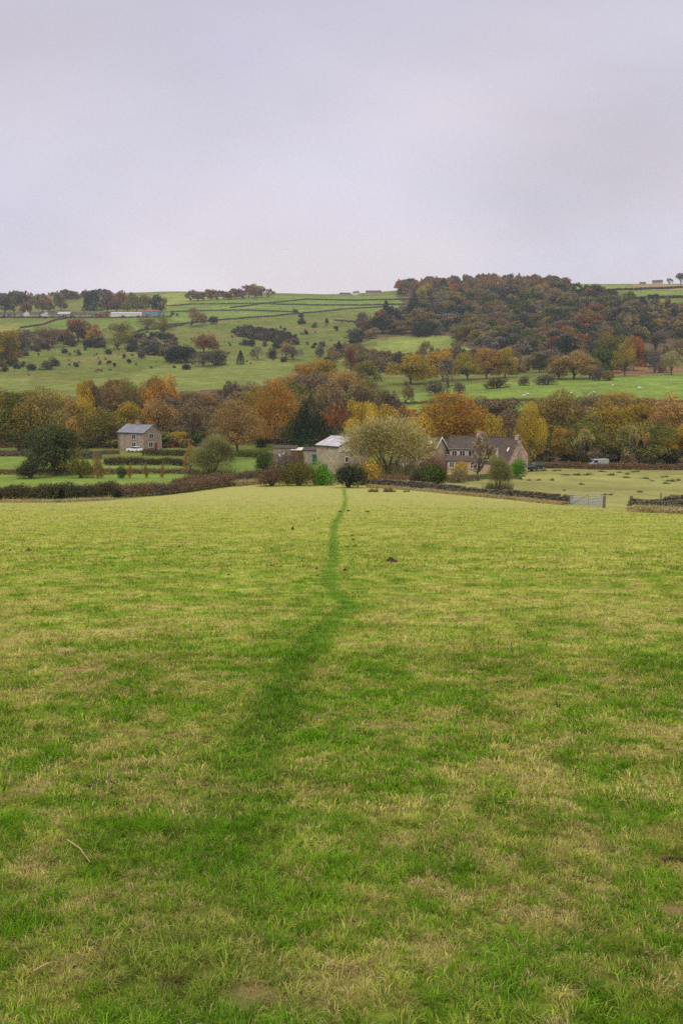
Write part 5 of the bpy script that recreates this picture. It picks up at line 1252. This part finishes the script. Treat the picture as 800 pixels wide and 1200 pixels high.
n3 = nt.nodes.new('ShaderNodeTexNoise'); n3.inputs['Scale'].default_value = 4.5; n3.inputs['Detail'].default_value = 5
nt.links.new(tc.outputs['Generated'], n3.inputs['Vector']); sv3 = nt.nodes.new('ShaderNodeVectorMath'); sv3.operation = 'SUBTRACT'; sv3.inputs[1].default_value = (.5, .5, .5)
nt.links.new(n3.outputs['Color'], sv3.inputs[0]); nt.links.new(sv3.outputs[0], wv.inputs[0]); nt.links.new(tc.outputs['Generated'], wv.inputs[2])
nt.links.new(wv.outputs[0], mp.inputs[0]); gd = nt.nodes.new('ShaderNodeTexGradient'); gd.gradient_type = 'SPHERICAL'; nt.links.new(mp.outputs[0], gd.inputs[0])
bank = ramp(nt, gd.outputs['Fac'], [(0.0, (1, 1, 1)), (.8, (.86, .865, .855))])
skc = mixc(nt, 'MULTIPLY', 1.0, mixc(nt, 'MULTIPLY', 1.0, mixc(nt, 'MULTIPLY', 1.0, grad, cl), hue), bank)
bg2 = nt.nodes.new('ShaderNodeBackground'); nt.links.new(skc, bg2.inputs[0]); bg2.inputs[1].default_value = 1.04
mx = nt.nodes.new('ShaderNodeMixShader'); mx.inputs[0].default_value = .96; nt.links.new(bg1.outputs[0], mx.inputs[1]); nt.links.new(bg2.outputs[0], mx.inputs[2])
wo = nt.nodes.new('ShaderNodeOutputWorld'); nt.links.new(mx.outputs[0], wo.inputs[0])
sl = bpy.data.lights.new('sun', 'SUN'); sl.energy = 1.5; sl.angle = math.radians(22); sl.color = (1, .93, .8)
so = bpy.data.objects.new('sun', sl); C.objects.link(so); so.rotation_euler = (math.radians(90) - SUN_EL, 0, math.radians(-20) )

hz, hn = newmat('haze_air'); pv = hn.nodes.new('ShaderNodeVolumePrincipled'); ho = hn.nodes.new('ShaderNodeOutputMaterial')
pv.inputs['Color'].default_value = (.78, .84, .95, 1); pv.inputs['Density'].default_value = .0001; hn.links.new(pv.outputs[0], ho.inputs['Volume'])
zmin = float(ZZ.min()) - 1.5; hb_ = MB().box(-4300, 4300, -12, 3080, zmin, float(ZZ.max()) + 40).obj('haze', hz)
tag(hb_, 'faint pale haze lying over the valley and the far hill', 'haze', kind='stuff')

cam = bpy.data.cameras.new('camera'); cam.sensor_fit = 'VERTICAL'; cam.sensor_height = 36; cam.lens = 35; cam.clip_end = 9000; cam.clip_start = .05
co = bpy.data.objects.new('camera', cam); C.objects.link(co); co.location = (0, 0, CZ); co.rotation_euler = (PI / 2 - PITCH, 0, 0); sc.camera = co
sc.view_settings.view_transform = 'Standard'; sc.view_settings.look = 'None'; sc.view_settings.gamma = 1; sc.view_settings.exposure = 0
sc.render.engine = 'CYCLES'; cy = sc.cycles; cy.max_bounces = 5; cy.diffuse_bounces = 3; cy.transmission_bounces = 2; cy.glossy_bounces = 2; cy.volume_bounces = 0
cy.use_adaptive_sampling = False; cy.use_denoising = False
print('TREES', CROWN_TREES, 'objects', len(sc.objects))
